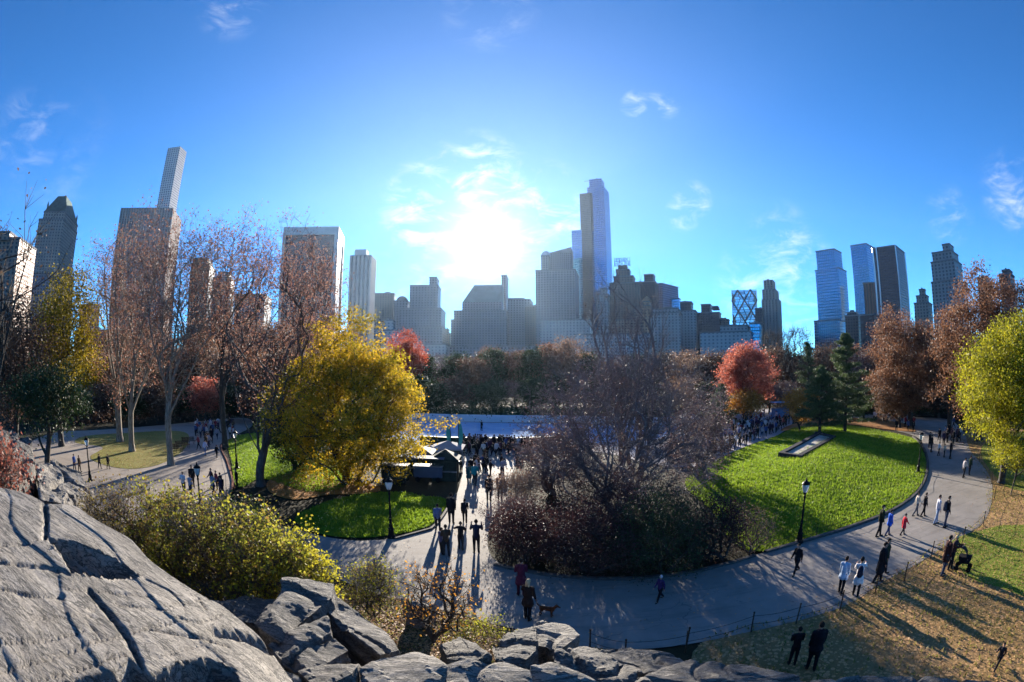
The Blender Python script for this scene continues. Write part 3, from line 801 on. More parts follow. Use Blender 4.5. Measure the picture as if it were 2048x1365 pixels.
M_copper = simple('orange_stone', (0.50, 0.28, 0.16), 0.7, 0.2, 0.1)
vstripe = facade('striped_stone_facade', (0.42, 0.40, 0.38), (0.03, 0.035, 0.05), 7.0, 400.0, 0.55, 0.995, 0.3)
panel = facade('square_window_facade', (0.50, 0.49, 0.48), (0.14, 0.16, 0.2), 5.6, 4.8, 0.62, 0.66, 0.2, 0.3, 0.3)

# left side
building('brown brick block with dark balconies at the far left edge', [(-260, 40, 76, 478), (-260, 20, 40, 466)], facade('balcony_brick_facade', (0.30, 0.20, 0.16), (0.02, 0.022, 0.03), 4.6, 3.3, 0.5, 0.62, 0.4), D=430, a=25)
r_, loc, z = building('stone hotel tower with steep green chateau roof and a dark lower wing', [(62, 128, 150, 545, greyb), (78, 128, 160, 440, tan_), (88, 130, 162, 425, tan_)], tan_, D=640, a=20, bits=False, parapet=True, depth=26)
b = MB(); c = sum(loc, Vector((0, 0)))/4
top = [c.lerp(p, 0.42) for p in loc]
b.prism(loc, z + 1.2, z + 26, top, 0, 0); b.prism(top, z + 26, z + 27.5, [c.lerp(p, 0.3) for p in loc], 0, 0)
for p in loc: 
    q = c.lerp(p, 0.86); b.tube((q.x, q.y, z), (q.x, q.y, z + 10), 1.6, 1.3, 6); b.tube((q.x, q.y, z + 10), (q.x, q.y, z + 15), 1.5, 0.1, 6)
b.build('mansard_roof', simple('green_copper_roof', (0.06, 0.10, 0.085), 0.6, 0.3, 0.2), r_)
building('huge white marble slab tower with narrow vertical piers rising behind the left trees', [(243, 346, 377, 418)], facade('marble_slab_facade', (0.30, 0.24, 0.22), (0.04, 0.035, 0.04), 4.4, 3.9, 0.5, 0.72), D=760, a=14, piers=(4.4, 1.5, 1.2, simple('marble_pier', (0.38, 0.32, 0.30), 0.7, 0.12, 0.05)), depth=40)
building('very tall slim pale residential tower with square window grid', [(337, 361, 376, 293)], panel, D=1000, a=32, bits=False, parapet=False)
building('dark brown office block between the two left towers', [(382, 420, 432, 528), (386, 416, 426, 518)], darkb, D=900, a=10)
building('cream stepped building behind the bare left trees', [(426, 462, 470, 556), (436, 458, 464, 546)], lime, D=820, a=10)
building('grey office slab behind the bare trees', [(470, 530, 560, 590)], greyb, D=800, a=10)
building('small white rooftop building between the left towers', [(160, 196, 200, 612)], limew, D=700, a=10)
building('long pale low building behind the reddish trees at left', [(380, 560, 700, 662)], limew, D=640, a=4)
building('low grey block behind the yellow tree at far left', [(150, 300, 380, 668)], greyb, D=620, a=4)

# dark slab framed in travertine
r_, loc, z = building('broad dark glass office slab framed in pale travertine', [(568, 676, 689, 456)], facade('dark_glass_grid', (0.02, 0.015, 0.025), (0.03, 0.028, 0.05), 3.0, 4.0, 0.8, 0.8, 0.2, 0.1, 0.5, 0.5), D=800, a=9, bits=False, parapet=False, depth=34)
b = MB()
for (A, B_) in ((loc[0], loc[1]), (loc[1], loc[2])):
    d = (B_ - A).normalized(); nn = Vector((d.y, -d.x)); ang = math.atan2(d.y, d.x); Ln = (B_ - A).length
    for q, wd in ((A + d*2.2, 4.4), (B_ - d*2.2, 4.4)):
        p = q + nn*0.8; b.box(p.x, p.y, z/2 + 1, wd, 2.4, z + 1.7, ang)
    p = (A + B_)/2 + nn*0.8; b.box(p.x, p.y, z - 5, Ln - 9, 2.3, 13, ang)
b.build('travertine_frame', M_trav, r_)

r_, loc, z = building('slim tower with dark and pale vertical stripes and a square core on top', [(702, 742, 752, 512)], vstripe, D=820, a=12, bits=False, piers=(7.0, 2.6, 1.2, simple('pale_pier', (0.55, 0.5, 0.45), 0.7, 0.1, 0.1)), depth=30)
poly, z2 = footprint(710, 733, 738, 499, 826, 12); rl = r_.location
b = MB(); b.prism([Vector((p.x - rl.x, p.y - rl.y)) for p in poly], z - 1, z2, None, 0, 0); b.build('core_box', M_conc, r_)
building('dark brown flat topped block beside the striped tower', [(750, 788, 791, 588)], brown, D=760, a=8)
r_, loc, z = building('grey block with a small round dome on its roof', [(788, 815, 820, 603)], greyb, D=740, a=8, bits=False)
b = MB(); b.lathe([(9, z), (9, z + 3), (7.5, z + 6), (4.5, z + 8.5), (0.1, z + 9.6)], 0, 0, 14); b.build('dome', M_roof, r_, True)
building('broad stepped masonry hotel with a lit corner turret', [(748, 884, 898, 655), (800, 882, 893, 618), (820, 876, 882, 572), (859, 873, 878, 556)], greyb, D=720, a=6, bits=True)
building('small pale blue white building under the stepped hotel', [(762, 800, 806, 662), (768, 786, 790, 642)], limew, D=640, a=6)
building('pale low apartment row under the stepped hotel', [(800, 892, 900, 690)], lime, D=620, a=5)
# centre under the sun
r_, loc, z = building('broad hotel with sloping copper roof directly under the sun', [(902, 1014, 1020, 640), (908, 1012, 1016, 622)], greyb, D=760, a=5, bits=False)
poly, z2 = footprint(925, 1004, 1008, 570, 770, 5); rl = r_.location
P0 = [Vector((p.x - rl.x, p.y - rl.y)) for p in poly]; c = sum(P0, Vector((0, 0)))/4
b = MB(); b.prism(P0, z - 1, z + (z2 - z)*0.35, None, 0, 0); b.build('attic', greyb, r_)
T0 = [P0[0].lerp(P0[1], 0.3), P0[1], P0[2], P0[3].lerp(P0[2], 0.3)]
b = MB(); b.prism(P0, z + (z2 - z)*0.35, z2, T0, 0, 0); b.build('sloping_roof', simple('copper_roof', (0.14, 0.20, 0.20), 0.6, 0.2, 0.1), r_)
building('thin slab tower just right of the sun roof', [(1003, 1013, 1017, 552)], greyb, D=860, a=5, bits=False)
building('grey flat block between the sun roof and the tall dark pair', [(1016, 1060, 1066, 600), (1016, 1048, 1052, 598)], greyb, D=780, a=6)
building('stepped grey block against the tall dark pair', [(1050, 1078, 1082, 613)], brown, D=770, a=6)
building('row of grey low buildings behind the rink trees', [(880, 1070, 1090, 694)], greyb, D=640, a=3)
building('tall dark grey slab at the foot of the blue glass tower', [(1071, 1150, 1158, 540)], greyb, D=760, a=5)
r_, loc, z = building('dark slab with slanted top beside the blue glass tower', [(1098, 1142, 1146, 506)], facade('fine_dark_facade', (0.14, 0.14, 0.17), (0.05, 0.055, 0.07), 3.2, 3.6, 0.5, 0.7), D=840, a=5, bits=False)
b = MB(); hi = [loc[1], loc[2], loc[3].lerp(loc[2], 0.75), loc[0].lerp(loc[1], 0.75)]
b.face([(loc[0].x, loc[0].y, z+1), (loc[1].x, loc[1].y, z+1), (loc[1].x, loc[1].y, z + 10)]); b.face([(loc[3].x, loc[3].y, z+1), (loc[2].x, loc[2].y, z + 10), (loc[2].x, loc[2].y, z+1)])
b.face([(loc[0].x, loc[0].y, z+1), (loc[1].x, loc[1].y, z + 10), (loc[2].x, loc[2].y, z + 10), (loc[3].x, loc[3].y, z+1)]); b.face([(loc[1].x, loc[1].y, z+1), (loc[2].x, loc[2].y, z+1), (loc[2].x, loc[2].y, z+10), (loc[1].x, loc[1].y, z+10)])
b.build('slanted_roof', M_roof, r_)
r_, loc, z = building('slim pale tower with a rounded cap left of the slanted slab', [(1082, 1097, 1101, 512)], tan_, D=830, a=8, bits=False)
b = MB(); b.lathe([(8, z), (8, z + 4), (6.5, z + 8), (3.5, z + 10.5), (0.1, z + 11.5)], 0, 0, 14); b.build('rounded_cap', M_conc, r_, True)
# blue glass supertall
r_, loc, z = building('tallest blue glass skyscraper stepped in three shafts with a crane on top', [(1143, 1163, 1168, 460, blue), (1160, 1184, 1190, 386, bronze), (1174, 1205, 1215, 372, blue2), (1178, 1202, 1208, 357, blue2)], blue, D=900, a=14, bits=False, depth=26, parapet=False)
rl = r_.location
poly, z2 = footprint(1181, 1207, 1217, 372, 898, 14); b = MB(); b.prism([Vector((p.x - rl.x, p.y - rl.y)) for p in poly], -1, z2, None, 0, 0); b.build('glass_shaft', blue2, r_)
poly, z3 = footprint(1159, 1180, 1183, 386, 897, 14); b = MB(); b.prism([Vector((p.x - rl.x, p.y - rl.y)) for p in poly], -1, z3, None, 0, 0); b.build('dark_shaft', bronze, r_)
b = MB(); c = sum(loc, Vector((0, 0)))/4
b.tube((c.x, c.y, z - 2), (c.x, c.y, z + 6), 0.8, 0.8, 5); b.tube((c.x + 10, c.y, z + 5), (c.x - 24, c.y, z - 12 + 10), 0.6, 0.4, 4)
b.build('crane', M_dark, r_)
# hotel with the two-line roof sign
r_, loc, z = building('stepped brick hotel with a two line lettered sign on its roof', [(1214, 1290, 1296, 640, tan_), (1219, 1277, 1281, 566), (1227, 1266, 1270, 553), (1232, 1258, 1261, 540), (1236, 1253, 1255, 533)], brown, D=700, a=6, bits=False, depth=26)
for k, (txt, dz) in enumerate((('ESSEX', 11.6), ('HOUSE', 5.6))):
    cu = bpy.data.curves.new('sign_letters', 'FONT'); cu.body = txt; cu.size = 7.0; cu.extrude = 0.25; cu.align_x = 'CENTER'; cu.materials.append(M_dark)
    t0 = bpy.data.objects.new('sign_letters', cu); COL.objects.link(t0); bpy.context.view_layer.update()
    t = bpy.data.objects.new('sign_letters', bpy.data.meshes.new_from_object(t0.evaluated_get(bpy.context.evaluated_depsgraph_get())))
    bpy.data.objects.remove(t0); COL.objects.link(t); t.parent = r_
    c = (loc[0] + loc[1])/2; d = loc[1] - loc[0]
    t.location = (c.x, c.y, z + dz - 4.0); t.rotation_euler = (R(90), 0, math.atan2(d.y, d.x))
b = MB(); dn = (loc[1] - loc[0]).normalized(); c = (loc[0] + loc[1])/2
for s_ in (-11, -4, 4, 11):
    p = c + dn*s_ - Vector((dn.y, -dn.x))*0.8; b.tube((p.x, p.y, z), (p.x, p.y, z + 13), 0.35, 0.35, 4)
for zz in (1.5, 7.4):
    p0 = c - dn*12 - Vector((dn.y, -dn.x))*0.8; p1 = c + dn*12 - Vector((dn.y, -dn.x))*0.8; b.tube((p0.x, p0.y, z + zz), (p1.x, p1.y, z + zz), 0.3, 0.3, 4)
b.build('sign_frame', M_dark, r_)
building('dark block with a boxy penthouse right of the sign hotel', [(1272, 1310, 1316, 564), (1288, 1306, 1310, 550)], darkb, D=760, a=8)
building('mauve striped glass block with a chamfered top', [(1313, 1324, 1356, 568)], purp, D=800, a=30, bits=False)
r_, loc, z = building('slim orange stone tower with an ornate capped top in front of the mauve block', [(1284, 1300, 1304, 612), (1286, 1298, 1302, 604)], facade('orange_facade', (0.50, 0.30, 0.18), (0.10, 0.07, 0.06), 4, 4, 0.4, 0.5), D=640, a=6, bits=False)
b = MB(); b.lathe([(6, z), (6.5, z + 3), (4, z + 6), (0.2, z + 9)], 0, 0, 8); b.build('cap', M_copper, r_)
building('long pale park side apartment block with rows of small windows', [(1296, 1360, 1366, 626), (1304, 1356, 1360, 618)], lime, D=640, a=4)
building('mid height limestone tower with a dark cap', [(1356, 1390, 1394, 622), (1360, 1382, 1386, 605, darkb)], lime, D=680, a=6)
building('dark blue stepped block near the lattice glass tower', [(1392, 1438, 1442, 626), (1402, 1420, 1424, 610), (1424, 1436, 1439, 618)], darkb, D=700, a=6)
building('wide pale classical block left of the lattice tower', [(1400, 1500, 1508, 664), (1440, 1494, 1502, 652, lime)], limew, D=600, a=4)
building('pale mansion block behind the centre bare tree', [(1150, 1300, 1306, 668)], limew, D=620, a=4)
building('grey tiled block beneath the blue glass tower', [(1080, 1180, 1186, 640)], lime, D=660, a=4)
building('narrow stepped grey tower rising between the sun roof and the dark slab', [(1030, 1046, 1049, 618), (1033, 1043, 1045, 606)], lime, D=800, a=6)
building('slender pale tower just left of the sign hotel', [(1196, 1216, 1220, 590), (1200, 1212, 1215, 578)], lime, D=680, a=6)
building('narrow blue grey tower right of the mauve block', [(1343, 1358, 1361, 598)], blue, D=820, a=10, bits=False)
building('small stepped tan block in front of the boxy penthouse block', [(1262, 1290, 1294, 632), (1268, 1284, 1287, 620)], tan_, D=660, a=6)
building('narrow brown block between the stepped hotel and the sun roof', [(888, 900, 903, 668), (890, 897, 899, 660)], brown, D=780, a=5)
building('small dark block low between the limestone tower and the dark blue block', [(1436, 1456, 1459, 640)], brown, D=720, a=6)
# lattice glass tower: tapered facets with diagonal ribs
azc, el = az_el(1488, 583); D_ = 820; C_ = Vector((math.sin(azc)*D_, math.cos(azc)*D_)); zt = math.tan(el)*D_ + CAMZ
r_ = empty('building', (C_.x, C_.y, 0), -azc, 'glass tower with a zigzag steel lattice and bulging sides', 'building')
W_ = 20.5; zs = [40 + (zt - 40)*i/5 for i in range(6)]
M_steel = simple('steel', (0.05, 0.06, 0.08), 0.5, 0.05, 1, 0.2)
b = MB(); dia = MB(); rings = []
for i, zz in enumerate(zs):
    ks = (0.70, 0.98) if i % 2 == 0 else (1.0, 0.86)
    ring = []
    for q in range(4):
        for s_ in range(2):
            a0 = math.pi/4 + q*math.pi/2; 
            cx0, cy0 = W_*math.copysign(1, math.cos(a0)), W_*0.8*math.copysign(1, math.sin(a0))
            k = ks[0]; 
            if s_ == 0: ring.append((cx0 * (k if q % 2 else 1), cy0 * (1 if q % 2 else k), zz))
            else: ring.append((cx0 * (1 if q % 2 else k), cy0 * (k if q % 2 else 1), zz))
    rings.append(ring)
for A, B_ in zip(rings, rings[1:]):
    for j in range(8):
        k = (j + 1) % 8
        b.face([A[k], A[j], B_[j], B_[k]] if False else [A[j], A[k], B_[k], B_[j]], [(j*8, A[j][2]), (j*8 + 8, A[j][2]), (j*8+8, B_[j][2]), (j*8, B_[j][2])])
b.face(rings[-1]); b.face(rings[0][::-1])
b.build('glass_shaft', facade('lattice_glass', (0.06, 0.09, 0.14), (0.40, 0.52, 0.62), 2.2, 4.0, 0.9, 0.86, 0.15, 0.85, 0.9, 0.4), r_)
for face_y in (-1, 1):
    dia = MB()
    for i, (zA, zB) in enumerate(zip(zs, zs[1:])):
        nb = 2
        for j in range(nb):
            x0 = -W_ + 2*W_*j/nb; x1 = x0 + 2*W_/nb; mid = (x0 + x1)/2; y = face_y*(W_*0.8 + 0.5)
            lo, hi_ = ((x0, x1), mid) if i % 2 == 0 else ((mid, mid), None)
            if i % 2 == 0:
                dia.tube((x0, y, zA), (mid, y, zB), 1.5, 1.5, 4); dia.tube((x1, y, zA), (mid, y, zB), 1.5, 1.5, 4)
            else:
                dia.tube((mid, y, zA), (x0, y, zB), 1.5, 1.5, 4); dia.tube((mid, y, zA), (x1, y, zB), 1.5, 1.5, 4)
    dia.build('lattice', M_steel, r_)
b = MB(); b.box(0, 0, 22, 46, 38, 42); b.build('base_block', tan_, r_)
building('small dark building between lattice tower and slim stepped tower', [(1510, 1524, 1528, 618)], darkb, D=700, a=5)
r_, loc, z = building('low building wrapped in bright blue glass beside the lattice tower', [(1500, 1520, 1524, 648)], blue2, D=620, a=5)
building('slim stepped brown tower with pale vertical piers', [(1524, 1556, 1561, 600), (1525, 1550, 1556, 580), (1528, 1545, 1549, 562)], facade('brown_pier_facade', (0.28, 0.24, 0.22), (0.05, 0.055, 0.07), 5, 3.6, 0.5, 0.8), D=760, a=8, piers=(5.0, 1.4, 0.8, simple('buff_pier', (0.42, 0.37, 0.33), 0.8, 0.1, 0.1)))
# twin blue towers
building('left blue glass twin tower with notched steps on its left side', [(1628, 1680, 1700, 640, blue), (1630, 1677, 1692, 537, blue), (1631, 1668, 1682, 499, blue)], blue, D=760, a=20, bits=False, dstep=0.4, depth=40)
building('right blue glass twin tower partly hidden by the bronze tower', [(1700, 1732, 1750, 488)], blue, D=860, a=20, bits=False)
building('brown striped slab between the blue twin and the bronze tower', [(1726, 1752, 1756, 566)], facade('brown_stripe_facade', (0.16, 0.09, 0.08), (0.04, 0.04, 0.05), 5, 300, 0.5, 0.99), D=800, a=10, bits=False)
r_, loc, z = building('dark bronze glass tower with bright vertical edges by the park corner', [(1744, 1790, 1808, 492)], bronze, D=700, a=14, bits=True, depth=36)
b = MB()
for q, wd in ((loc[0], 2.4), (loc[0].lerp(loc[1], 0.16), 2.0), (loc[1], 1.4), (loc[1].lerp(loc[2], 0.9), 1.5)):
    b.tube((q.x, q.y, 0), (q.x, q.y, z + 1), wd*0.55, wd*0.55, 8)
b.build('bright_edges', simple('bright_steel', (0.75, 0.68, 0.68), 0.3, 0.05, 1, 0.7), r_)
building('dark glass podium with pale bands below the blue twins', [(1690, 1716, 1722, 632), (1694, 1712, 1716, 626)], darkb, D=640, a=8)
building('dark cubic office building with a pale blue glass bay', [(1720, 1750, 1766, 630)], facade('dark_cube_facade', (0.02, 0.02, 0.03), (0.04, 0.045, 0.06), 6, 4, 0.7, 0.7), D=620, a=12)
building('small tan stepped apartment tower right of the bronze tower', [(1828, 1856, 1864, 606), (1832, 1852, 1857, 592), (1838, 1848, 1851, 580)], tan_, D=640, a=10)
building('large grey limestone apartment tower with a stepped broken skyline', [(1862, 1916, 1932, 560), (1861, 1908, 1922, 520), (1863, 1902, 1915, 502), (1884, 1898, 1906, 489)], facade('park_west_facade', (0.34, 0.32, 0.31), (0.045, 0.055, 0.075), 5.0, 3.9, 0.5, 0.6), D=620, a=14)
building('brown brick tower peeking over the red trees', [(1954, 1972, 1979, 555)], brown, D=560, a=10)
building('dark brick tower behind the far right red tree', [(1998, 2020, 2028, 548), (2004, 2018, 2024, 541)], brown, D=540, a=10)


# ------------------------------------------------------------------ rink
M_ice = G('ice', 0.6); M_ice.b.inputs['Specular IOR Level'].default_value = 0.0; _f = M_ice.noise(0.4, 5, 0.7)
M_ice.color(M_ice.ramp(_f, [(0.35, (0.30, 0.40, 0.56)), (0.65, (0.40, 0.50, 0.64))])); M_ice = M_ice.m
patch('ice', [(760, 846), (840, 842), (1130, 848), (1300, 852), (1400, 850), (1380, 872), (1300, 880), (1130, 889), (960, 893), (860, 892), (760, 880)], M_ice, lambda x, y: 0.015, 0, smooth=False)
bpy.data.objects['ice']['label'] = 'pale blue ice surface of the skating rink'
M_white = simple('white_board', (0.60, 0.64, 0.70), 0.5, 0.05, 1)
def wall_run(name, pxs, hgt, th, m, label, cat, z0=0.0, cap=None):
    root = empty(name, (0, 0, 0), 0, label, cat)
    P = [on_z(*p) for p in pxs]
    b = MB(); cb = MB()
    for i, (A, B_) in enumerate(zip(P, P[1:])):
        d = (B_ - A).normalized(); mid = (A + B_)/2
        b.box(mid.x, mid.y, z0 + hgt/2, (B_-A).length, th + 0.004*i, hgt + 0.004*i, math.atan2(d.y, d.x))
        if cap: cb.box(mid.x, mid.y, z0 + hgt + 0.06, (B_-A).length + 0.1, th + 0.12 + 0.004*i, 0.12 + 0.004*i, math.atan2(d.y, d.x))
    b.build('panels', m, root)
    if cap: cb.build('cap_rail', cap, root)
    return root
wall_run('rink_board', [(700, 845), (840, 841), (1130, 846), (1310, 850), (1410, 848)], 1.1, 0.15, M_white, 'long white barrier along the far side of the ice', 'barrier', cap=M_white)
wall_run('rink_board', [(840, 892), (900, 895), (1030, 896), (1130, 892)], 1.1, 0.15, simple('green_board', (0.03, 0.07, 0.06), 0.6, 0.2, 1), 'dark green barrier on the near side of the ice where people line up', 'barrier', cap=M_metal)
# heap of shaved ice
def blob(name, loc, r, m, seed, label, cat, squash=0.5, sub=3):
    bm = bmesh.new(); bmesh.ops.create_icosphere(bm, subdivisions=sub, radius=1)
    for v in bm.verts:
        k = 1 + 0.4*noise.noise(v.co*1.6 + Vector((seed, 0, 0)))
        v.co = Vector((v.co.x*r[0]*k, v.co.y*r[1]*k, max(-0.1, v.co.z*r[2]*k)))
    me = bpy.data.meshes.new(name); bm.to_mesh(me); bm.free(); me.materials.append(m)
    for p in me.polygons: p.use_smooth = True
    o = bpy.data.objects.new(name, me); COL.objects.link(o); o.location = loc
    return tag(o, label, cat)
blob('snow_pile', on_z(882, 893), (1.6, 0.8, 0.35), M_white, 3, 'small white heap of shaved ice on the near left rim of the rink', 'snow pile')
blob('snow_pile', on_z(940, 892), (2.4, 0.8, 0.4), M_white, 5, 'long white heap of shaved ice right of the teal banner', 'snow pile')

# tents and stalls left of the path to the rink
M_counter = simple('counter_top', (0.22, 0.22, 0.23), 0.6, 0.4, 3)
def tent(px, py, wd, hgt, cm, label, body=None, legs=True, rz=0.0, pitch=0.45, cat='tent'):
    P = on_z(px, py); root = empty('canopy_tent', P, rz, label, cat)
    b = MB(); h = wd/2
    sq = [(-h, -h), (h, -h), (h, h), (-h, h)]
    b.prism(sq, hgt*0.66, hgt*0.72, None); b.prism([(x*1.03, y*1.03) for x, y in sq], hgt*0.721, hgt, [(x*0.04, y*0.04) for x, y in sq])
    b.build('canopy', cm, root)
    if legs:
        for x, y in sq:
            g = MB(); g.tube((x*0.94, y*0.94, 0), (x*0.94, y*0.94, hgt*0.67), 0.04, 0.04, 6); g.build('leg', M_metal, root)
    if body:
        g = MB(); g.prism([(x*0.86, y*0.86) for x, y in sq], 0, hgt*0.64); g.build('booth', body, root)
        g = MB(); g.box(0, -h*0.9, hgt*0.33, wd*0.9, 0.3, 0.07); g.build('counter', M_counter, root)
    return root
M_canvas = simple('white_canvas', (0.34, 0.33, 0.33), 0.9, 0.08, 2)
M_bluec = simple('blue_grey_canvas', (0.06, 0.09, 0.14), 0.7, 0.15, 2)
M_darkg = simple('dark_green_booth', (0.02, 0.035, 0.03), 0.6, 0.3, 3)
tent(896, 925, 3.2, 2.2, M_canvas, 'white peaked canopy tent behind the dark booth')
tent(838, 938, 3.0, 2.3, M_bluec, 'blue grey canopy booth left of the white tent', M_darkg)
tent(806, 946, 2.6, 2.2, M_bluec, 'blue grey canopy booth nearest the yellow tree', M_darkg)
tent(860, 928, 2.4, 1.9, M_canvas, 'small white canopy between the two blue grey booths')
tent(892, 958, 2.4, 2.6, M_darkg, 'dark green peaked booth at the left edge of the path to the rink', M_darkg, pitch=0.3, cat='booth')
tent(1352, 925, 1.8, 3.2, M_canvas, 'dark kiosk with a pointed white canopy right of the bare tree', simple('kiosk_body', (0.03, 0.028, 0.035), 0.6, 0.3, 3), cat='kiosk')
tent(1376, 862, 2.6, 2.8, M_canvas, 'white vendor canopy in the crowd beyond the kiosk', simple('cart_red', (0.12, 0.03, 0.03), 0.6, 0.3, 3))
tent(1310, 892, 2.8, 2.8, M_canvas, 'white canopy glimpsed through the bare twigs')
def stall(px, py, wd, dp, hgt, m, label, rz=0, top=None, cat='cart'):
    P = on_z(px, py); root = empty('vendor_cart', P, rz, label, cat)
    b = MB(); b.box(0, 0, 0.35 + hgt*0.3, wd, dp, hgt*0.55); b.build('body', m, root)
    b = MB(); b.box(0, 0, 0.36 + hgt*0.58, wd*1.06, dp*1.08, 0.06); b.build('counter', M_counter, root)
    for sx in (-1, 1):
        for sy in (-1, 1):
            g = MB(); g.tube((sx*wd*0.36, sy*dp*0.52 - 0.04, 0.22), (sx*wd*0.36, sy*dp*0.52 + 0.04, 0.22), 0.22, 0.22, 12); g.build('wheel', M_metal, root)
    b = MB()
    for sx in (-1, 1): b.tube((sx*wd*0.45, 0, 0.4 + hgt*0.58), (sx*wd*0.45, 0, hgt + 0.3), 0.025, 0.025, 5)
    b.box(0, 0, hgt + 0.32, wd*1.15, dp*1.3, 0.08)
    b.build('awning', top or M_bluec, root)
    return root
stall(792, 965, 2.2, 1.1, 2.0, M_darkg, 'dark vendor cart under the yellow tree edge')
stall(858, 962, 2.4, 1.1, 1.7, M_bluec, 'low blue grey vendor cart beside the dark booth', top=M_bluec)
stall(1560, 838, 3.0, 1.5, 2.6, simple('cart_blue', (0.10, 0.2, 0.35), 0.5, 0.3, 3), 'blue topped vendor cart at the top of the crowded plaza', top=simple('cart_blue_top', (0.2, 0.35, 0.55), 0.5, 0.2, 3))
# teal feather banners
for k, (px, hh, label) in enumerate(((908, 3.7, 'teal feather banner leaning left by the rink entrance'), (916, 4.1, 'teal feather banner standing upright by the rink entrance'))):
    P = on_z(px, 925); root = empty('feather_banner', P, 0, label, 'banner')
    b = MB(); b.tube((0, 0, 0), (-0.4 + 0.5*k, 0, hh), 0.05, 0.03, 6); b.tube((0, 0, 0), (0, 0, 0.15), 0.4, 0.35, 10); b.build('pole', M_metal, root)
    b = MB(); n_ = 12
    for i in range(n_):
        t0, t1 = i/n_, (i+1)/n_
        def w_(t): return 0.12 + 0.33*math.sin(math.pi*min(1, t*0.9 + 0.1))**0.6
        x0 = (-0.4 + 0.5*k); sgn = -1 if k == 0 else 1
        za, zb = 1.6 + (hh - 1.6)*t0, 1.6 + (hh - 1.6)*t1
        for yy in (0.0, 0.02):
            b.face([(x0*za/hh, yy, za), (x0*za/hh + sgn*w_(t0), yy + 0.1*math.sin(6*t0), za), (x0*zb/hh + sgn*w_(t1), yy + 0.1*math.sin(6*t1), zb), (x0*zb/hh, yy, zb)])
    g = G('teal_cloth%d' % k, 0.6); g.color((0.02, 0.34, 0.33)); b.build('flag', g.m, root)

# ------------------------------------------------------------------ street lamps
M_glass = G('lamp_glass', 0.25); M_glass.color((0.75, 0.74, 0.70)); M_glass.b.inputs['Transmission Weight'].default_value = 0.25; M_glass = M_glass.m
def make_lamp(label):
    root = empty('street_lamp', (0, 0, 0), 0, label, 'street lamp', 'iron park lamps')
    b = MB(); b.lathe([(0.24, 0), (0.24, 0.12), (0.17, 0.2), (0.15, 0.5), (0.17, 0.56), (0.12, 0.66), (0.11, 0.8)], k=16)
    b.build('base', M_metal, root, True)
    b = MB(); b.lathe([(0.085, 0.78), (0.075, 1.2), (0.09, 1.24), (0.065, 1.3), (0.05, 2.55), (0.075, 2.62), (0.075, 2.68), (0.05, 2.72), (0.09, 2.86), (0.13, 2.9)], k=12)
    b.build('post', M_metal, root, True)
    b = MB(); b.lathe([(0.12, 2.9), (0.17, 3.05), (0.215, 3.22), (0.2, 3.34)], k=16)
    b.build('lantern_glass', M_glass, root, True)
    b = MB(); b.lathe([(0.235, 3.33), (0.24, 3.37), (0.17, 3.46), (0.06, 3.53), (0.03, 3.6), (0.045, 3.63), (0.0, 3.72)], k=16)
    for i in range(4):
        a = i*math.pi/2; b.tube((0.125*math.cos(a), 0.125*math.sin(a), 2.9), (0.225*math.cos(a), 0.225*math.sin(a), 3.34), 0.012, 0.012, 4)
    b.build('cap', M_metal, root, True)
    return root
lamps = [((783, 1076), 'black iron lamp post at the corner of the small green lawn'), ((1598, 1086), 'black iron lamp post at the near rim of the big lawn'),
         ((1836, 946), 'black iron lamp post at the far right rim of the big lawn'), ((474, 938), 'black iron lamp post on the bright grass strip'),
         ((181, 962), 'black iron lamp post standing before the left path'), ((405, 1040), 'black iron lamp post half hidden behind the yellow bushes')]
lamp0 = make_lamp(lamps[0][1])
for i, (p, lb) in enumerate(lamps):
    o = lamp0 if i == 0 else copytree(lamp0, (0, 0, 0), 0, 1, lb)
    o.location = on_z(*p); o.rotation_euler.z = i*0.7

# ------------------------------------------------------------------ rocks
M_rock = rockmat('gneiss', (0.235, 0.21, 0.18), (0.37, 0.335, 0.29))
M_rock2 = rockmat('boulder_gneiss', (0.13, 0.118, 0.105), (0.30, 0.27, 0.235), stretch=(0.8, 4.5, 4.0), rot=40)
def seg_dist(p, pl):
    best = 1e9
    for a, b_ in zip(pl, pl[1:]):
        d = b_ - a; t = max(0, min(1, (p - a).dot(d) / (d.length_squared or 1e-9))); best = min(best, (a + d*t - p).length)
    return best
ridge = [(-700, 985, 8.30), (-300, 968, 8.2), (-80, 962, 8.12), (0, 974, 8.08), (60, 990, 8.05), (92, 1008, 8.0), (150, 1012, 7.92), (190, 1040, 7.85), (262, 1078, 7.72), (300, 1122, 7.6), (350, 1158, 7.5), (400, 1190, 7.4),
         (445, 1212, 7.28), (490, 1250, 7.15), (520, 1272, 7.05), (540, 1300, 6.95), (560, 1330, 6.85), (590, 1370, 6.8), (620, 1430, 6.8)]
RG = [on_z(*p) for p in ridge]
RGs = smooth_poly(RG, 0.03, closed=False)
zs_ = np.interp(np.linspace(0, 1, len(RGs)), np.linspace(0, 1, len(RG)), [p.z for p in RG])
def resample(P, n):
    Ls = [0]
    for a, c in zip(P, P[1:]): Ls.append(Ls[-1] + (c - a).length)
    o = []; j = 0
    for i in range(n):
        s_ = Ls[-1]*i/(n-1)
        while j < len(P)-2 and Ls[j+1] < s_: j += 1
        t = (s_ - Ls[j])/((Ls[j+1]-Ls[j]) or 1); o.append(P[j].lerp(P[j+1], min(1, t)))
    return o
pol3 = []
for i in range(len(RG)-1):
    for j in range(20): pol3.append(RG[i].lerp(RG[i+1], j/20))
pol3.append(RG[-1])
NU, NV = 440, 330
ru = resample(pol3, NU)
for _ in range(10): ru = [ru[0]] + [(ru[i-1] + ru[i]*2 + ru[i+1])/4 for i in range(1, NU-1)] + [ru[-1]]
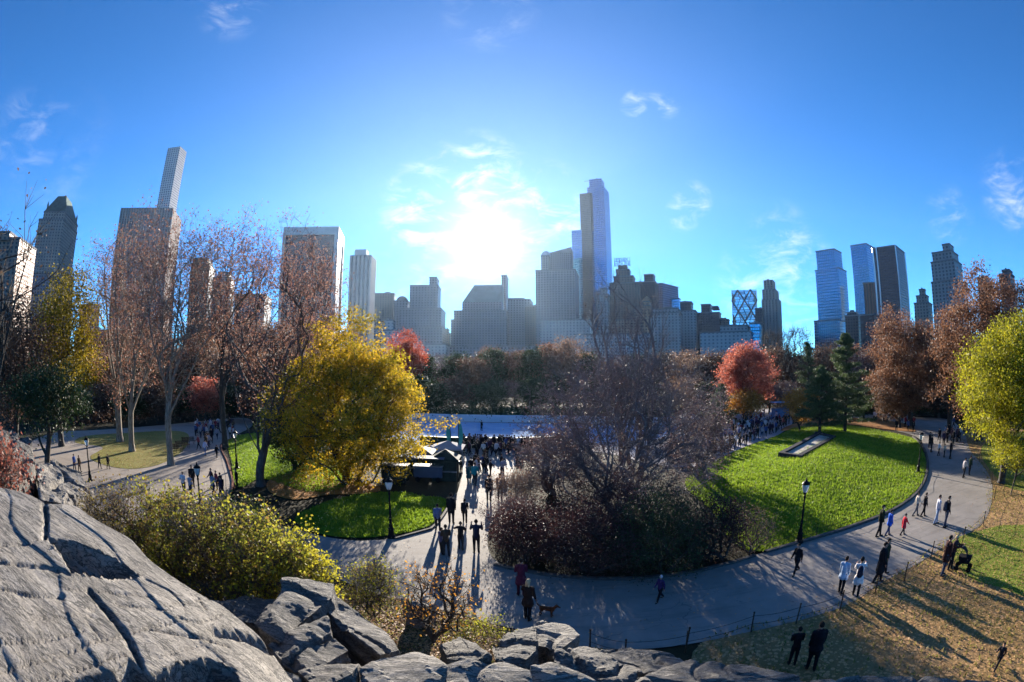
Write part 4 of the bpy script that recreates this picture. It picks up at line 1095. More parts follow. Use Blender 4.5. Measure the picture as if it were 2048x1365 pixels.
near_ = [(-2200, 1900), (-900, 1700), (-300, 1600), (100, 1560), (400, 1520), (640, 1500)]
nu_ = resample([Vector(p) for p in ((-16, -4, 8.1), (-9, -5, 8.0), (-5, -5, 7.95), (-2, -4.6, 7.85), (0.4, -3.6, 7.7), (1.6, -2.2, 7.45))], NU)
def w2(*pp, z=7.8): return [Vector(p) for p in pp]
cracks = [(w2((178, 1182), (212, 1222), (250, 1270), (275, 1318), (290, 1365), z=7.45), 0.09, 0.022),
          (w2((88, 1010), (92, 1040), (90, 1075), z=7.95), 0.10, 0.03),
          (w2((0, 1345), (60, 1328), (120, 1310), (190, 1285), (250, 1272), (330, 1252), (360, 1243), (400, 1252), (440, 1235), z=7.4), 0.03, 0.015),
          (w2((0, 1180), (60, 1192), (130, 1194), z=7.7), 0.03, 0.015), (w2((0, 1128), (90, 1133), (140, 1150), z=7.8), 0.05, 0.02),
          (w2((190, 1210), (175, 1245), (200, 1275), z=7.5), 0.02, 0.012), (w2((430, 1268), (500, 1278), (540, 1300), z=7.05), 0.12, 0.04),
          (w2((395, 1195), (412, 1222), z=7.3), 0.03, 0.012), (w2((60, 1240), (150, 1232), (200, 1212), z=7.6), 0.02, 0.012),
          (w2((230, 1210), (320, 1222), (420, 1200), z=7.4), 0.02, 0.012), (w2((320, 1320), (420, 1290), (470, 1262), z=7.2), 0.02, 0.012), (w2((0, 1385), (70, 1365), (150, 1338), (250, 1312), z=7.3), 0.03, 0.012), (w2((0, 1290), (80, 1284), (170, 1262), z=7.5), 0.025, 0.010), (w2((290, 1160), (340, 1185), (370, 1215), (372, 1240), z=7.5), 0.02, 0.010), (w2((130, 1180), (210, 1186), (300, 1196), z=7.6), 0.02, 0.010), (w2((300, 1262), (380, 1278), (460, 1300), z=7.2), 0.025, 0.010), (w2((0, 1092), (60, 1086), (92, 1078), z=7.9), 0.04, 0.015)]
hollow = [w2((90, 1076), (150, 1085), (230, 1118), (282, 1155), (220, 1160), (142, 1148), (120, 1110), z=7.65)]
hl2 = w2((92, 1074), (122, 1095), (150, 1150), z=7.65)
hollow.append(w2((100, 1420), (110, 1372), (170, 1352), (230, 1345), (262, 1316), (285, 1338), (300, 1354), (360, 1330), (420, 1322), (470, 1342), (500, 1420), z=7.0))
front = w2((120, 1365), (230, 1345), (262, 1312), (300, 1358), (420, 1322), (470, 1345), z=7.1)
V = np.zeros((NU*(NV + 24), 3)); k_ = 0
for j in range(NV + 24):
    for i in range(NU):
        if j >= 24:
            t = (j - 24)/(NV-1); t = t**1.7
            p = ru[i].lerp(nu_[i], t)
            p = p.copy(); p.z += 0.10*math.sin(math.pi*min(1, t*1.2))
            q2 = to_px(p); mpp = math.hypot(p.x, p.y, ) * 1.25 / 1020
            h = 0.05*noise.noise(Vector((p.x*0.5, p.y*0.5, 1))) + 0.014*noise.noise(Vector((p.x*1.2 + p.y*2.2, p.y*3.1 - p.x, 2))) + 0.005*noise.noise(Vector((p.x*9, p.y*14, 2))) + 0.003*noise.noise(Vector((p.x*31, p.y*37, 2)))
            # layered ledges
            st = (p.x*0.35 + p.y*0.9)*1.1 + 0.35*noise.noise(Vector((p.x*0.8, p.y*0.8, 5)))
            fr_ = st - math.floor(st); h += -0.022*fr_ + 0.022*sstep(fr_/0.06 if fr_ < 0.06 else 1)
            h *= min(1, 0.35 + t*8)
            for cl, dep, wdt in cracks:
                if min(c_.x for c_ in cl) - 40 < q2.x < max(c_.x for c_ in cl) + 40 and min(c_.y for c_ in cl) - 40 < q2.y < max(c_.y for c_ in cl) + 40:
                    d = seg_dist(q2, cl) * mpp * (1 + 0.5*noise.noise(Vector((p.x*12, p.y*12, 3))))
                    if d < wdt*3: h -= dep*math.exp(-(d/wdt)**2)
            for hp in hollow:
                if inside(hp, q2.x, q2.y):
                    e = edge_dist(hp, q2.x, q2.y) * mpp; h -= 0.24*sstep(e/0.05) - 0.08*noise.noise(Vector((p.x*8, p.y*20, 3)))
            p.z += h
        else:
            t = (24 - j)/24; a = ru[i]; 
            tg = (ru[min(i+1, NU-1)] - ru[max(i-1, 0)]); tg.z = 0; tg.normalize(); nn = Vector((-tg.y, tg.x, 0))
            if nn.y < 0: nn = -nn
            p = a + nn*(0.08*math.sin(t*math.pi/2) + 0.5*t*t) + Vector((0, 0, -0.35*t - 4.2*t**1.3))
            m_ = noise.noise(Vector((p.x*1.3, p.y*1.3, p.z*1.3))); p += nn*0.25*m_*min(1, t*4)
        V[k_] = p; k_ += 1
jj, ii = np.meshgrid(np.arange(NV + 23), np.arange(NU-1), indexing='ij'); a = (jj*NU + ii).ravel()
tag(meshobj('bedrock_slab', V, np.stack([a, a+NU, a+NU+1, a+1], 1), M_rock, smooth=True), 'huge smooth grey bedrock slab with a long crack filling the lower left', 'rock')

def boulder(pts, label, m=None, drop=2.5, shrink=0.9, amp=0.10, seed=0, cuts=5, group=None, freq=1.6):
    """pts: (px, py, distance) outline of the upper face"""
    P = [at_d(*p) for p in pts]; c = sum(P, Vector())/len(P)
    Q = [Vector((c.x + (p.x-c.x)*shrink, c.y + (p.y-c.y)*shrink + 0.1, p.z - drop)) for p in P]
    bm = bmesh.new()
    vs = [bm.verts.new(p - c) for p in P + Q]
    r = bmesh.ops.convex_hull(bm, input=vs)
    bmesh.ops.delete(bm, geom=[g for g in set(r['geom_interior']) | set(r['geom_unused']) if isinstance(g, bmesh.types.BMVert) and g.is_valid], context='VERTS')
    bmesh.ops.triangulate(bm, faces=bm.faces[:])
    for it in range(cuts):
        lim = 0.55*0.6**it
        es = [e for e in bm.edges if e.calc_length() > lim]
        if es: bmesh.ops.subdivide_edges(bm, edges=es, cuts=1)
        bmesh.ops.triangulate(bm, faces=bm.faces[:])
    bmesh.ops.smooth_vert(bm, verts=bm.verts[:], factor=0.2, use_axis_x=True, use_axis_y=True, use_axis_z=True)
    bm.normal_update()
    disp = []
    for v in bm.verts:
        w_ = v.co + c + Vector((seed*3.1, 0, 0))
        st = (w_.z*2.2 + w_.x*1.0 + w_.y*0.6); fr_ = st*1.7 - math.floor(st*1.7)
        d = amp*0.55*noise.noise(w_*freq) + amp*0.2*noise.noise(w_*freq*2.7) + amp*0.12*noise.noise(w_*freq*8) + amp*0.25*(fr_ - 0.5)
        d -= amp*0.9*max(0, 0.12 - abs(noise.noise(w_*0.9 + Vector((5, 5, 5)))))/0.12
        disp.append(v.normal*d)
    for v, d in zip(bm.verts, disp): v.co += d
    me = bpy.data.meshes.new('boulder'); bm.to_mesh(me); bm.free(); me.materials.append(m or M_rock2)
    for p in me.polygons: p.use_smooth = False
    o = bpy.data.objects.new('boulder', me); COL.objects.link(o); o.location = c
    return tag(o, label, 'boulder', group)
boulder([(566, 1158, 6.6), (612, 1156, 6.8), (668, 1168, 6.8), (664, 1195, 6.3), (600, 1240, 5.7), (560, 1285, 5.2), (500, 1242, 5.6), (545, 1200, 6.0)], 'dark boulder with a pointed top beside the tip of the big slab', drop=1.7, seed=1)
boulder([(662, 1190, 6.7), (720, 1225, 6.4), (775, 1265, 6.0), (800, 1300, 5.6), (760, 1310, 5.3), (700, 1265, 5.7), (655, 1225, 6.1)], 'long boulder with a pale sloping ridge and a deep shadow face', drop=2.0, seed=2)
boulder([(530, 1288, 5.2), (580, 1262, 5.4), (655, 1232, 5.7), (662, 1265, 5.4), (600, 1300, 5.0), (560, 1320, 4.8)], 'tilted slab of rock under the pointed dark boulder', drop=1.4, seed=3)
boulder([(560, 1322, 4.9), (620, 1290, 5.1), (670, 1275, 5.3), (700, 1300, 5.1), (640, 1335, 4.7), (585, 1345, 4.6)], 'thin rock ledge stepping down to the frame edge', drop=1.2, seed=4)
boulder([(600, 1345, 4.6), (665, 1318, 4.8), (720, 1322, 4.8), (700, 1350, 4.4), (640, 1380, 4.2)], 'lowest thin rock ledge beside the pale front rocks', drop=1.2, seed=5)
boulder([(500, 1350, 4.6), (545, 1330, 4.7), (600, 1355, 4.5), (620, 1430, 4.0), (480, 1440, 4.0)], 'pale rock chip at the bottom edge right of the big slab', M_rock, drop=1.2, seed=6)
boulder([(712, 1335, 4.6), (760, 1312, 4.8), (830, 1302, 4.9), (870, 1312, 4.8), (895, 1335, 4.5), (880, 1420, 3.9), (720, 1440, 3.8)], 'pale rounded rock left of centre along the bottom edge', M_rock, drop=1.8, seed=7, amp=0.06)
boulder([(870, 1335, 4.7), (930, 1318, 4.8), (1010, 1322, 4.8), (1060, 1340, 4.6), (1080, 1440, 3.9), (860, 1440, 3.9)], 'pale flat rock in the middle of the bottom edge', M_rock, drop=1.8, seed=8, amp=0.06)
boulder([(1060, 1330, 4.9), (1100, 1322, 5.0), (1160, 1345, 4.8), (1210, 1372, 4.6), (1220, 1440, 4.2), (1060, 1440, 4.2)], 'pale low rock tapering into shadow at the bottom edge', M_rock, drop=2.0, seed=9, amp=0.06)
boulder([(1060, 1250, 11.5), (1085, 1240, 12), (1130, 1246, 12), (1160, 1270, 11.2), (1120, 1300, 10.2), (1070, 1290, 10.4)], 'pale topped boulder right beside the blonde person with the dog', M_rock, drop=3, seed=10, amp=0.12)
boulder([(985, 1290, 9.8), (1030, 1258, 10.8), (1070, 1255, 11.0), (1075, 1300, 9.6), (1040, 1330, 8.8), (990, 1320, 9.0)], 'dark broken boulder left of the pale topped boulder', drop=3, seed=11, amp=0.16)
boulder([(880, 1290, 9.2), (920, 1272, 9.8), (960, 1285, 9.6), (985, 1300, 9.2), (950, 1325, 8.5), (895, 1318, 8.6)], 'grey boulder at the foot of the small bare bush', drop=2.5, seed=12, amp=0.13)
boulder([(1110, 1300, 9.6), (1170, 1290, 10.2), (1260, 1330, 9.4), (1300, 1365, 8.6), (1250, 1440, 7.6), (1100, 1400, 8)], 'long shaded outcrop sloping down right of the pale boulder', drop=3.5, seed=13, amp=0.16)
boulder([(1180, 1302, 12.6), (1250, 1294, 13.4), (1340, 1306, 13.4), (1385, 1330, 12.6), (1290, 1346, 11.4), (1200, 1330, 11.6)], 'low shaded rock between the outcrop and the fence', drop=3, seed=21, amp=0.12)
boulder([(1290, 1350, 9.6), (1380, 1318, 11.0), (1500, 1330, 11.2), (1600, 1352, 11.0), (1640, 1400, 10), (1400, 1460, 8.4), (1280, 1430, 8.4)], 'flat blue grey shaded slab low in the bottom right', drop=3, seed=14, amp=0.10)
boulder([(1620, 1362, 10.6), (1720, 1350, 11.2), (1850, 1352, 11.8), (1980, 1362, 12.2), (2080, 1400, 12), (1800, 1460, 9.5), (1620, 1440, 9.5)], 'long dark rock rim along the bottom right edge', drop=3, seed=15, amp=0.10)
boulder([(800, 1196, 17.3), (830, 1184, 17.9), (872, 1194, 17.7), (868, 1212, 16.9), (825, 1214, 16.8)], 'small pale flat rock on the path edge beside the brown bush', M_rock, drop=1.2, seed=16, amp=0.08, cuts=3)
boulder([(75, 935, 13), (110, 920, 14), (160, 945, 14), (185, 985, 12.5), (140, 1010, 11), (80, 1000, 11)], 'pale rock in shadow just beyond the big slab at left', M_rock, drop=4, seed=17, amp=0.2)
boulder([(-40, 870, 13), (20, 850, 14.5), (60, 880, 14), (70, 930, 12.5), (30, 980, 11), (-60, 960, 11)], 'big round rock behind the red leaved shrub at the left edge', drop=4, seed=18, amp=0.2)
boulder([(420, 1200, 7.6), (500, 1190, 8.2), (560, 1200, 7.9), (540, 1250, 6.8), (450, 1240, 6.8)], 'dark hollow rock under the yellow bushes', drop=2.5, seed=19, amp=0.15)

# ------------------------------------------------------------------ vegetation
B_plane = barkmat('plane_bark', (0.10, 0.075, 0.055), (0.30, 0.25, 0.19))
B_dark = barkmat('dark_bark', (0.02, 0.017, 0.015), (0.06, 0.05, 0.042))
B_brown = barkmat('brown_bark', (0.045, 0.034, 0.028), (0.11, 0.085, 0.07))
B_purple = barkmat('mauve_twig_bark', (0.11, 0.085, 0.085), (0.24, 0.19, 0.18))
Lf = {
 'rust': leafmat('rust_leaves', [(0.09, 0.043, 0.028), (0.20, 0.098, 0.056), (0.34, 0.19, 0.11)], 0.4),
 'plane': leafmat('plane_tree_leaves', [(0.12, 0.05, 0.035), (0.27, 0.13, 0.09), (0.40, 0.24, 0.17)], 0.45),
 'gold': leafmat('gold_leaves', [(0.05, 0.055, 0.010), (0.24, 0.20, 0.015), (0.54, 0.36, 0.02), (0.72, 0.38, 0.022)], 0.6),
 'goldgreen': leafmat('gold_green_leaves', [(0.03, 0.05, 0.008), (0.12, 0.15, 0.012), (0.34, 0.30, 0.02), (0.50, 0.40, 0.03)], 0.5),
 'brownmix': leafmat('brown_olive_leaves', [(0.06, 0.04, 0.02), (0.16, 0.09, 0.04), (0.26, 0.22, 0.04), (0.14, 0.08, 0.04)], 0.4, sc=2.2),
 'yolive': leafmat('yellow_olive_leaves', [(0.10, 0.10, 0.015), (0.34, 0.32, 0.025), (0.52, 0.46, 0.04), (0.30, 0.18, 0.04)], 0.5, sc=2.2),
 'goldolive': leafmat('gold_olive_leaves', [(0.05, 0.045, 0.012), (0.16, 0.13, 0.015), (0.40, 0.30, 0.02), (0.34, 0.18, 0.03)], 0.5),
 'rustpink': leafmat('dull_red_leaves', [(0.12, 0.04, 0.03), (0.28, 0.09, 0.06), (0.40, 0.20, 0.14)], 0.4, sc=2.0),
 'yellow': leafmat('yellow_leaves', [(0.16, 0.15, 0.01), (0.46, 0.36, 0.02), (0.62, 0.46, 0.03)], 0.55),
 'olive': leafmat('olive_leaves', [(0.05, 0.05, 0.012), (0.14, 0.15, 0.018), (0.34, 0.34, 0.035), (0.20, 0.11, 0.04), (0.40, 0.36, 0.04)], 0.5, sc=2.2),
 'red': leafmat('red_leaves', [(0.16, 0.03, 0.02), (0.42, 0.09, 0.05), (0.60, 0.18, 0.10)], 0.5),
 'pink': leafmat('pinkred_leaves', [(0.20, 0.05, 0.04), (0.48, 0.14, 0.09), (0.62, 0.26, 0.17)], 0.5),
 'orange': leafmat('orange_leaves', [(0.20, 0.09, 0.02), (0.48, 0.22, 0.04), (0.60, 0.34, 0.06)], 0.5),
 'brown': leafmat('brown_leaves', [(0.05, 0.03, 0.02), (0.12, 0.07, 0.045), (0.22, 0.13, 0.08)], 0.35),
 'tan': leafmat('tan_leaves', [(0.10, 0.06, 0.04), (0.24, 0.15, 0.10), (0.38, 0.26, 0.18)], 0.4),
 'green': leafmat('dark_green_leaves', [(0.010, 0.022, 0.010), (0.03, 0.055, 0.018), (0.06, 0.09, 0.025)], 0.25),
 'pine': leafmat('pine_needles', [(0.02, 0.04, 0.018), (0.07, 0.11, 0.04), (0.17, 0.22, 0.08)], 0.25),
 'ygreen': leafmat('bright_yellow_green_leaves', [(0.025, 0.04, 0.008), (0.15, 0.165, 0.012), (0.40, 0.37, 0.02), (0.52, 0.44, 0.03)], 0.55),
 'purple': leafmat('mauve_leaves', [(0.05, 0.03, 0.03), (0.12, 0.08, 0.08), (0.22, 0.15, 0.14)], 0.35),
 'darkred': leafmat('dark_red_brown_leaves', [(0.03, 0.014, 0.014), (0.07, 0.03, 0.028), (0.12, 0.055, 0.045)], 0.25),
}
def ptree(name, bx, by, xl, xr, yt, yb, leaf, nleaf, label, n=420, bark=B_brown, trunk=0.3, lsize=0.22, spread=0.5, shape='round', seed=1, twigs=0, stems=1, group=None,
          dist=None, zb=0.0, cat='tree', fork=None, tip=0.014, crown='crown', up=0.35, cull=0.0, twl=0.9, ry=0.9, limbs=0, ang=0.75):
    """tree measured in photograph pixels: trunk foot, crown left, right, top, bottom"""
    if dist is None:
        P = on_z(bx, by, zb)
    else:
        q = at_d(bx, by, dist); P = Vector((q.x, q.y, zb))
    D = math.hypot(P.x, P.y)
    ym = (yt + yb)/2
    A = at_d(xl, ym, D); B_ = at_d(xr, ym, D); T = at_d((xl+xr)/2, yt, D); Bo = at_d((xl+xr)/2, yb, D)
    rx = (A - B_).length/2; zt, zlo = T.z - P.z, max(0.2, Bo.z - P.z)
    rz = (zt - zlo)/2; zc = (zt + zlo)/2
    C_ = (A + B_)/2 - P
    return tree(name, P, (rx, rx*ry, rz), zc, fork if fork is not None else max(0.3, zlo*0.9), trunk, n, bark, Lf[leaf] if leaf else None, nleaf, lsize, spread, shape, seed,
                label, cat, group, twigs, stems, (0, 0), tip, crown, up, cull, twl, off=(C_.x, C_.y), limbs=limbs, ang=ang)

# left plane trees: bare limbs, few pinkish leaves
ptree('plane_tree', 240, 884, 130, 330, 455, 790, 'plane', 5500, 'tall bare plane tree with a thick leaning trunk, leftmost of the big bare trees', n=620, bark=B_plane, trunk=0.42, lsize=0.22, spread=0.4, shape='vase', seed=11, twigs=2600, fork=6.5, tip=0.016, up=0.8, twl=1.3, limbs=6, ang=1.6)
ptree('plane_tree', 264, 903, 170, 420, 430, 780, 'plane', 7000, 'tall plane tree with a slim sunlit trunk and reddish leaves, second big bare tree', n=760, bark=B_plane, trunk=0.34, lsize=0.22, spread=0.4, shape='vase', seed=12, twigs=3200, fork=5.5, tip=0.015, up=0.8, twl=1.3, limbs=7, ang=1.6)
ptree('plane_tree', 342, 930, 225, 520, 425, 770, 'plane', 6500, 'tall plane tree with a straight pale trunk beside the benches', n=760, bark=B_plane, trunk=0.32, lsize=0.18, spread=0.38, shape='vase', seed=13, twigs=3400, fork=6.5, tip=0.013, up=0.8, twl=1.2, limbs=7, ang=1.6)
ptree('plane_tree', 451, 896, 360, 590, 432, 740, 'plane', 5500, 'dark trunked bare tree between the benches and the forked tree', n=620, bark=B_dark, trunk=0.33, lsize=0.22, spread=0.42, shape='vase', seed=14, twigs=2600, fork=8, tip=0.016, up=0.8, twl=1.3, limbs=6, ang=1.6)
ptree('plane_tree', 522, 972, 395, 705, 462, 820, 'plane', 7500, 'wide forked bare tree with a stout blue grey trunk on the bright grass', n=900, bark=B_brown, trunk=0.36, lsize=0.14, spread=0.33, shape='vase', seed=15, twigs=4200, fork=2.6, tip=0.010, up=0.5, twl=0.9, limbs=8, ang=1.6)
ptree('bare_tree', -60, 900, -200, 125, 395, 760, 'brown', 500, 'dark bare tree reaching in from the far left edge', n=170, bark=B_dark, trunk=0.34, lsize=0.14, spread=0.5, shape='vase', seed=16, twigs=500, fork=4, dist=24, tip=0.02, up=0.5, twl=1.2, limbs=7)
ptree('plane_tree', 610, 850, 550, 700, 485, 770, 'plane', 5500, 'reddish bare tree in front of the framed dark office slab', n=520, bark=B_brown, trunk=0.3, lsize=0.28, spread=0.6, shape='vase', seed=17, twigs=2200, fork=6, tip=0.022, up=0.7, twl=1.6, dist=84, limbs=6, ang=1.6)
ptree('oak_tree', 120, 850, 60, 200, 530, 790, 'goldolive', 15000, 'golden green tree in front of the stone hotel tower at left', n=420, bark=B_dark, trunk=0.4, lsize=0.26, spread=0.9, seed=18, dist=62, fork=4)
ptree('oak_tree', 30, 850, -60, 110, 590, 840, 'brown', 15000, 'dull brown tree at the left edge under the brick block', n=420, bark=B_dark, trunk=0.4, lsize=0.26, spread=1.0, seed=19, dist=56, fork=4)
ptree('oak_tree', 90, 860, 20, 165, 730, 850, 'green', 9000, 'dark evergreen shrubby tree at left behind the big rock', n=260, bark=B_dark, trunk=0.3, lsize=0.24, spread=0.8, seed=20, dist=48, fork=1)
ptree('yellow_tree', 700, 968, 548, 862, 652, 962, 'gold', 76000, 'large round golden yellow tree left of the ice rink', n=1150, bark=B_dark, trunk=0.3, lsize=0.17, spread=0.32, shape='egg', seed=21, twigs=2500, stems=3, fork=1.4, tip=0.012, up=0.2, twl=0.7, ry=0.95)
ptree('yew_tree', 590, 935, 520, 680, 760, 930, 'green', 20000, 'dark green bushy tree tucked behind the golden tree at left', n=420, bark=B_dark, trunk=0.25, lsize=0.18, spread=0.4, seed=22, fork=0.8, dist=47)
# centre
ptree('bare_tree', 1232, 1022, 1040, 1440, 705, 1050, 'purple', 9000, 'broad many stemmed bare tree with mauve twigs in the middle', n=1700, bark=B_purple, trunk=0.17, lsize=0.12, spread=0.35, seed=31, twigs=14000, limbs=14, stems=7, fork=1.2, tip=0.012, up=0.25, twl=0.9, ry=0.9)
ptree('bare_tree', 1262, 990, 1150, 1355, 545, 880, 'brown', 300, 'upright bare tree with thin steep branches in front of the sign hotel', n=380, bark=B_purple, trunk=0.17, lsize=0.12, spread=0.35, shape='vase', seed=32, twigs=2400, stems=6, fork=3.5, limbs=16, ang=3.0, tip=0.013, up=1.2, twl=1.3)
ptree('bare_tree', 1400, 960, 1330, 1470, 790, 950, 'purple', 9000, 'low mauve bare tree at the edge of the lawn below the kiosk', n=520, bark=B_purple, trunk=0.2, lsize=0.13, spread=0.35, seed=33, twigs=3000, stems=4, fork=0.8, tip=0.012, twl=0.8)
ptree('bare_tree', 1110, 985, 1040, 1190, 850, 1010, 'purple', 9000, 'smaller mauve bare tree beside the path to the rink', n=480, bark=B_purple, trunk=0.2, lsize=0.13, spread=0.35, seed=34, twigs=3000, stems=4, fork=0.6, tip=0.012, twl=0.8)
# shaded shrub bed
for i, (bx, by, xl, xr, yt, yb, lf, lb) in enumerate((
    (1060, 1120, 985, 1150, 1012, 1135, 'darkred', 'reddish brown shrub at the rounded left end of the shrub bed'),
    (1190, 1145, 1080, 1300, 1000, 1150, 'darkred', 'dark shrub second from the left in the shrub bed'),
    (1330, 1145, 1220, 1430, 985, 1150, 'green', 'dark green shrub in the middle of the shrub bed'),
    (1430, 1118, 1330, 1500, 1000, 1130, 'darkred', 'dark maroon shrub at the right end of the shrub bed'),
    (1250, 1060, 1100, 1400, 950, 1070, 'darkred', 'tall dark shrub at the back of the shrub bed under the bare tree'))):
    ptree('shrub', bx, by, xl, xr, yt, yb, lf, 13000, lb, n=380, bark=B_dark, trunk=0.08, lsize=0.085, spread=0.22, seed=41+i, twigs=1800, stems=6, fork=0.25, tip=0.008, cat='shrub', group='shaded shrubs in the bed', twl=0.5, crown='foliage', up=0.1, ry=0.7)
ptree('shrub', 1020, 1010, 985, 1075, 948, 1020, 'tan', 3500, 'thin brown shrub on the right side of the path to the rink', n=320, bark=B_purple, trunk=0.05, lsize=0.09, spread=0.25, seed=48, twigs=2200, stems=6, fork=0.2, tip=0.009, cat='shrub', twl=0.6, crown='foliage')
ptree('shrub', 1010, 1070, 975, 1075, 1000, 1085, 'purple', 4500, 'mauve brown shrub where the path turns toward the rink', n=320, bark=B_purple, trunk=0.05, lsize=0.08, spread=0.22, seed=49, twigs=2200, stems=6, fork=0.2, tip=0.008, cat='shrub', twl=0.5, crown='foliage')
ptree('shrub', 1500, 1105, 1440, 1560, 1015, 1100, 'tan', 1500, 'thin tan bare shrub between the bed and the near lawn rim', n=260, bark=B_brown, trunk=0.05, lsize=0.07, spread=0.2, seed=47, twigs=1200, stems=6, fork=0.2, tip=0.006, cat='shrub', twl=0.5, crown='foliage')
# foreground yellow shrubs behind the slab
fs = [(215, 1010, 150, 320, 960, 1120, 'brownmix', 10.5, 'brown and olive shrub nearest the red leaved one at the left of the slab'),
      (330, 1040, 230, 440, 970, 1150, 'olive', 10.2, 'olive and brown shrub second from left behind the slab'),
      (430, 1090, 320, 520, 985, 1190, 'brownmix', 9.6, 'brownish twiggy shrub in the middle of the yellow bushes'),
      (520, 1130, 400, 620, 1010, 1195, 'olive', 9.0, 'bright yellow green shrub above the dark hollow'),
      (590, 1140, 500, 672, 1060, 1195, 'yolive', 9.2, 'yellow shrub at the right end of the bushes behind the slab'),
      (480, 1060, 400, 560, 1010, 1110, 'green', 11.5, 'dark green leafy shrub behind the yellow ones')]
for i, (bx, by, xl, xr, yt, yb, lf, D_, lb) in enumerate(fs):
    q = at_d((xl+xr)/2, yb + 60, D_)
    ptree('shrub', (xl+xr)/2, by, xl, xr, yt, yb + 45, lf, 6500 if lf != 'brownmix' else 3500, lb, n=230, bark=B_brown, trunk=0.03, lsize=0.062 if lf != 'brownmix' else 0.05, spread=0.085, seed=51+i, twigs=4000, stems=8, fork=0.35, tip=0.004,
          cat='shrub', group='yellow and olive bushes behind the slab', dist=D_, zb=q.z, twl=0.3, crown='foliage', up=0.1, ry=0.8)
ptree('shrub', 740, 1195, 690, 800, 1130, 1230, 'olive', 2600, 'thin olive and brown shrub above the leaf litter', n=420, bark=B_brown, trunk=0.03, lsize=0.055, spread=0.14, seed=61, twigs=2500, stems=8, fork=0.2, tip=0.005, cat='shrub', twl=0.35, crown='foliage', dist=13, zb=at_d(740, 1235, 13).z)
ptree('shrub', 880, 1290, 800, 960, 1130, 1270, 'orange', 750, 'small nearly bare bush with orange leaves in front of the long shadows', n=260, bark=B_dark, trunk=0.06, lsize=0.055, spread=0.10, seed=62, twigs=1100, stems=3, fork=0.35, tip=0.006, cat='shrub', twl=0.28, crown='foliage', dist=9.5, zb=at_d(880, 1290, 9.5).z)
ptree('shrub', 20, 985, -70, 50, 890, 985, 'rustpink', 3600, 'low shrub with red leaves over the rock at the left edge', n=380, bark=B_brown, trunk=0.03, lsize=0.06, spread=0.13, seed=63, twigs=1600, stems=7, fork=0.2, tip=0.005, cat='shrub', dist=9.5, zb=at_d(30, 1000, 9.5).z, twl=0.3, crown='foliage')
ptree('shrub', 950, 1280, 890, 1010, 1245, 1285, 'olive', 1500, 'small green and yellow weeds at the foot of the boulders', n=160, bark=B_brown, trunk=0.012, lsize=0.05, spread=0.12, seed=64, twigs=500, stems=8, fork=0.1, tip=0.004, cat='shrub', dist=10.6, zb=at_d(950, 1290, 10.6).z, twl=0.2, crown='foliage')
# right side
ptree('maple_tree', 1493, 835, 1438, 1547, 686, 815, 'pink', 24000, 'round red maple tree at the top of the plaza', n=520, bark=B_dark, trunk=0.3, lsize=0.26, spread=0.45, seed=71, fork=1.6, dist=84, twigs=600)
ptree('maple_tree', 1494, 838, 1450, 1530, 778, 830, 'orange', 7000, 'small orange tree right below the round red maple', n=220, bark=B_dark, trunk=0.2, lsize=0.22, spread=0.45, seed=72, fork=0.5, dist=80)
ptree('maple_tree', 815, 840, 765, 852, 668, 770, 'red', 12000, 'small red tree behind the golden tree on its right', n=320, bark=B_dark, trunk=0.3, lsize=0.35, spread=0.6, seed=73, fork=3, dist=112)
ptree('maple_tree', 1600, 838, 1562, 1640, 780, 842, 'orange', 7000, 'little golden orange tree beside the pines', n=200, bark=B_dark, trunk=0.15, lsize=0.2, spread=0.4, seed=74, fork=0.4, dist=74)
def pine(bx, by, xl, xr, yt, yb, label, seed, dist, n=9, leafn=26000, zb=0.0):
    q = at_d(bx, by, dist); P = Vector((q.x, q.y, zb)); D = dist
    rx = (at_d(xl, (yt+yb)/2, D) - at_d(xr, (yt+yb)/2, D)).length/2; zt = at_d(bx, yt, D).z - zb; zl = max(0.6, at_d(bx, yb, D).z - zb)
    rng = np.random.default_rng(seed); root = empty('pine_tree', P, rng.uniform(0, 6), label, 'pine tree', 'pines behind the lawn')
    A, B_, ra, rb, T, Tn = [], [], [], [], [], []
    A.append((0, 0, 0)); B_.append((0, 0, zt)); ra.append(0.28); rb.append(0.03)
    for i in range(n):
        t = i/(n-1); z = zl + (zt*0.97 - zl)*t; Lb = rx*(1 - t)**0.7*1.05 + 0.4
        for k in range(7):
            a = rng.uniform(0, 2*math.pi); l_ = Lb*rng.uniform(0.55, 1.12); zz = z + rng.normal()*0.35
            d = np.array([math.cos(a), math.sin(a), 0.10 + 0.25*t])
            p0 = np.array([0, 0, zz]); p1 = p0 + d*l_*0.55; p2 = p0 + d*l_ + np.array([0, 0, 0.25])
            A += [p0, p1]; B_ += [p1, p2]; ra += [0.07, 0.045]; rb += [0.045, 0.012]
            m = 26
            tt = rng.uniform(0.25, 1.0, m); side = np.array([-d[1], d[0], 0])
            for u in tt: T.append(p0 + d*l_*u + side*rng.normal()*0.22*l_*(1.1-u) + np.array([0, 0, rng.uniform(-0.05, 0.25)]))
    V, Fq = tubes_np(np.array(A, float), np.array(B_, float), np.array(ra), np.array(rb), 5); meshobj('trunk', V, Fq, B_dark, root)
    T = np.array(T); k = rng.integers(0, len(T), leafn); Pn = T[k] + rng.normal(size=(leafn, 3))*np.array([0.24, 0.24, 0.10])
    V, Fq = leaves_np(Pn, 0.26, rng, 0.28); meshobj('crown', V, Fq, Lf['pine'], root)
    return root
pine(1690, 852, 1630, 1752, 668, 838, 'tallest pine with layered branches behind the stone slab', 81, 70, 11, 34000)
pine(1640, 850, 1596, 1690, 742, 845, 'lower pine with feathery branches left of the tallest pine', 82, 67, 9, 26000)
pine(1614, 840, 1590, 1650, 690, 800, 'pale green pine further back left of the tallest pine', 83, 100, 8, 14000)
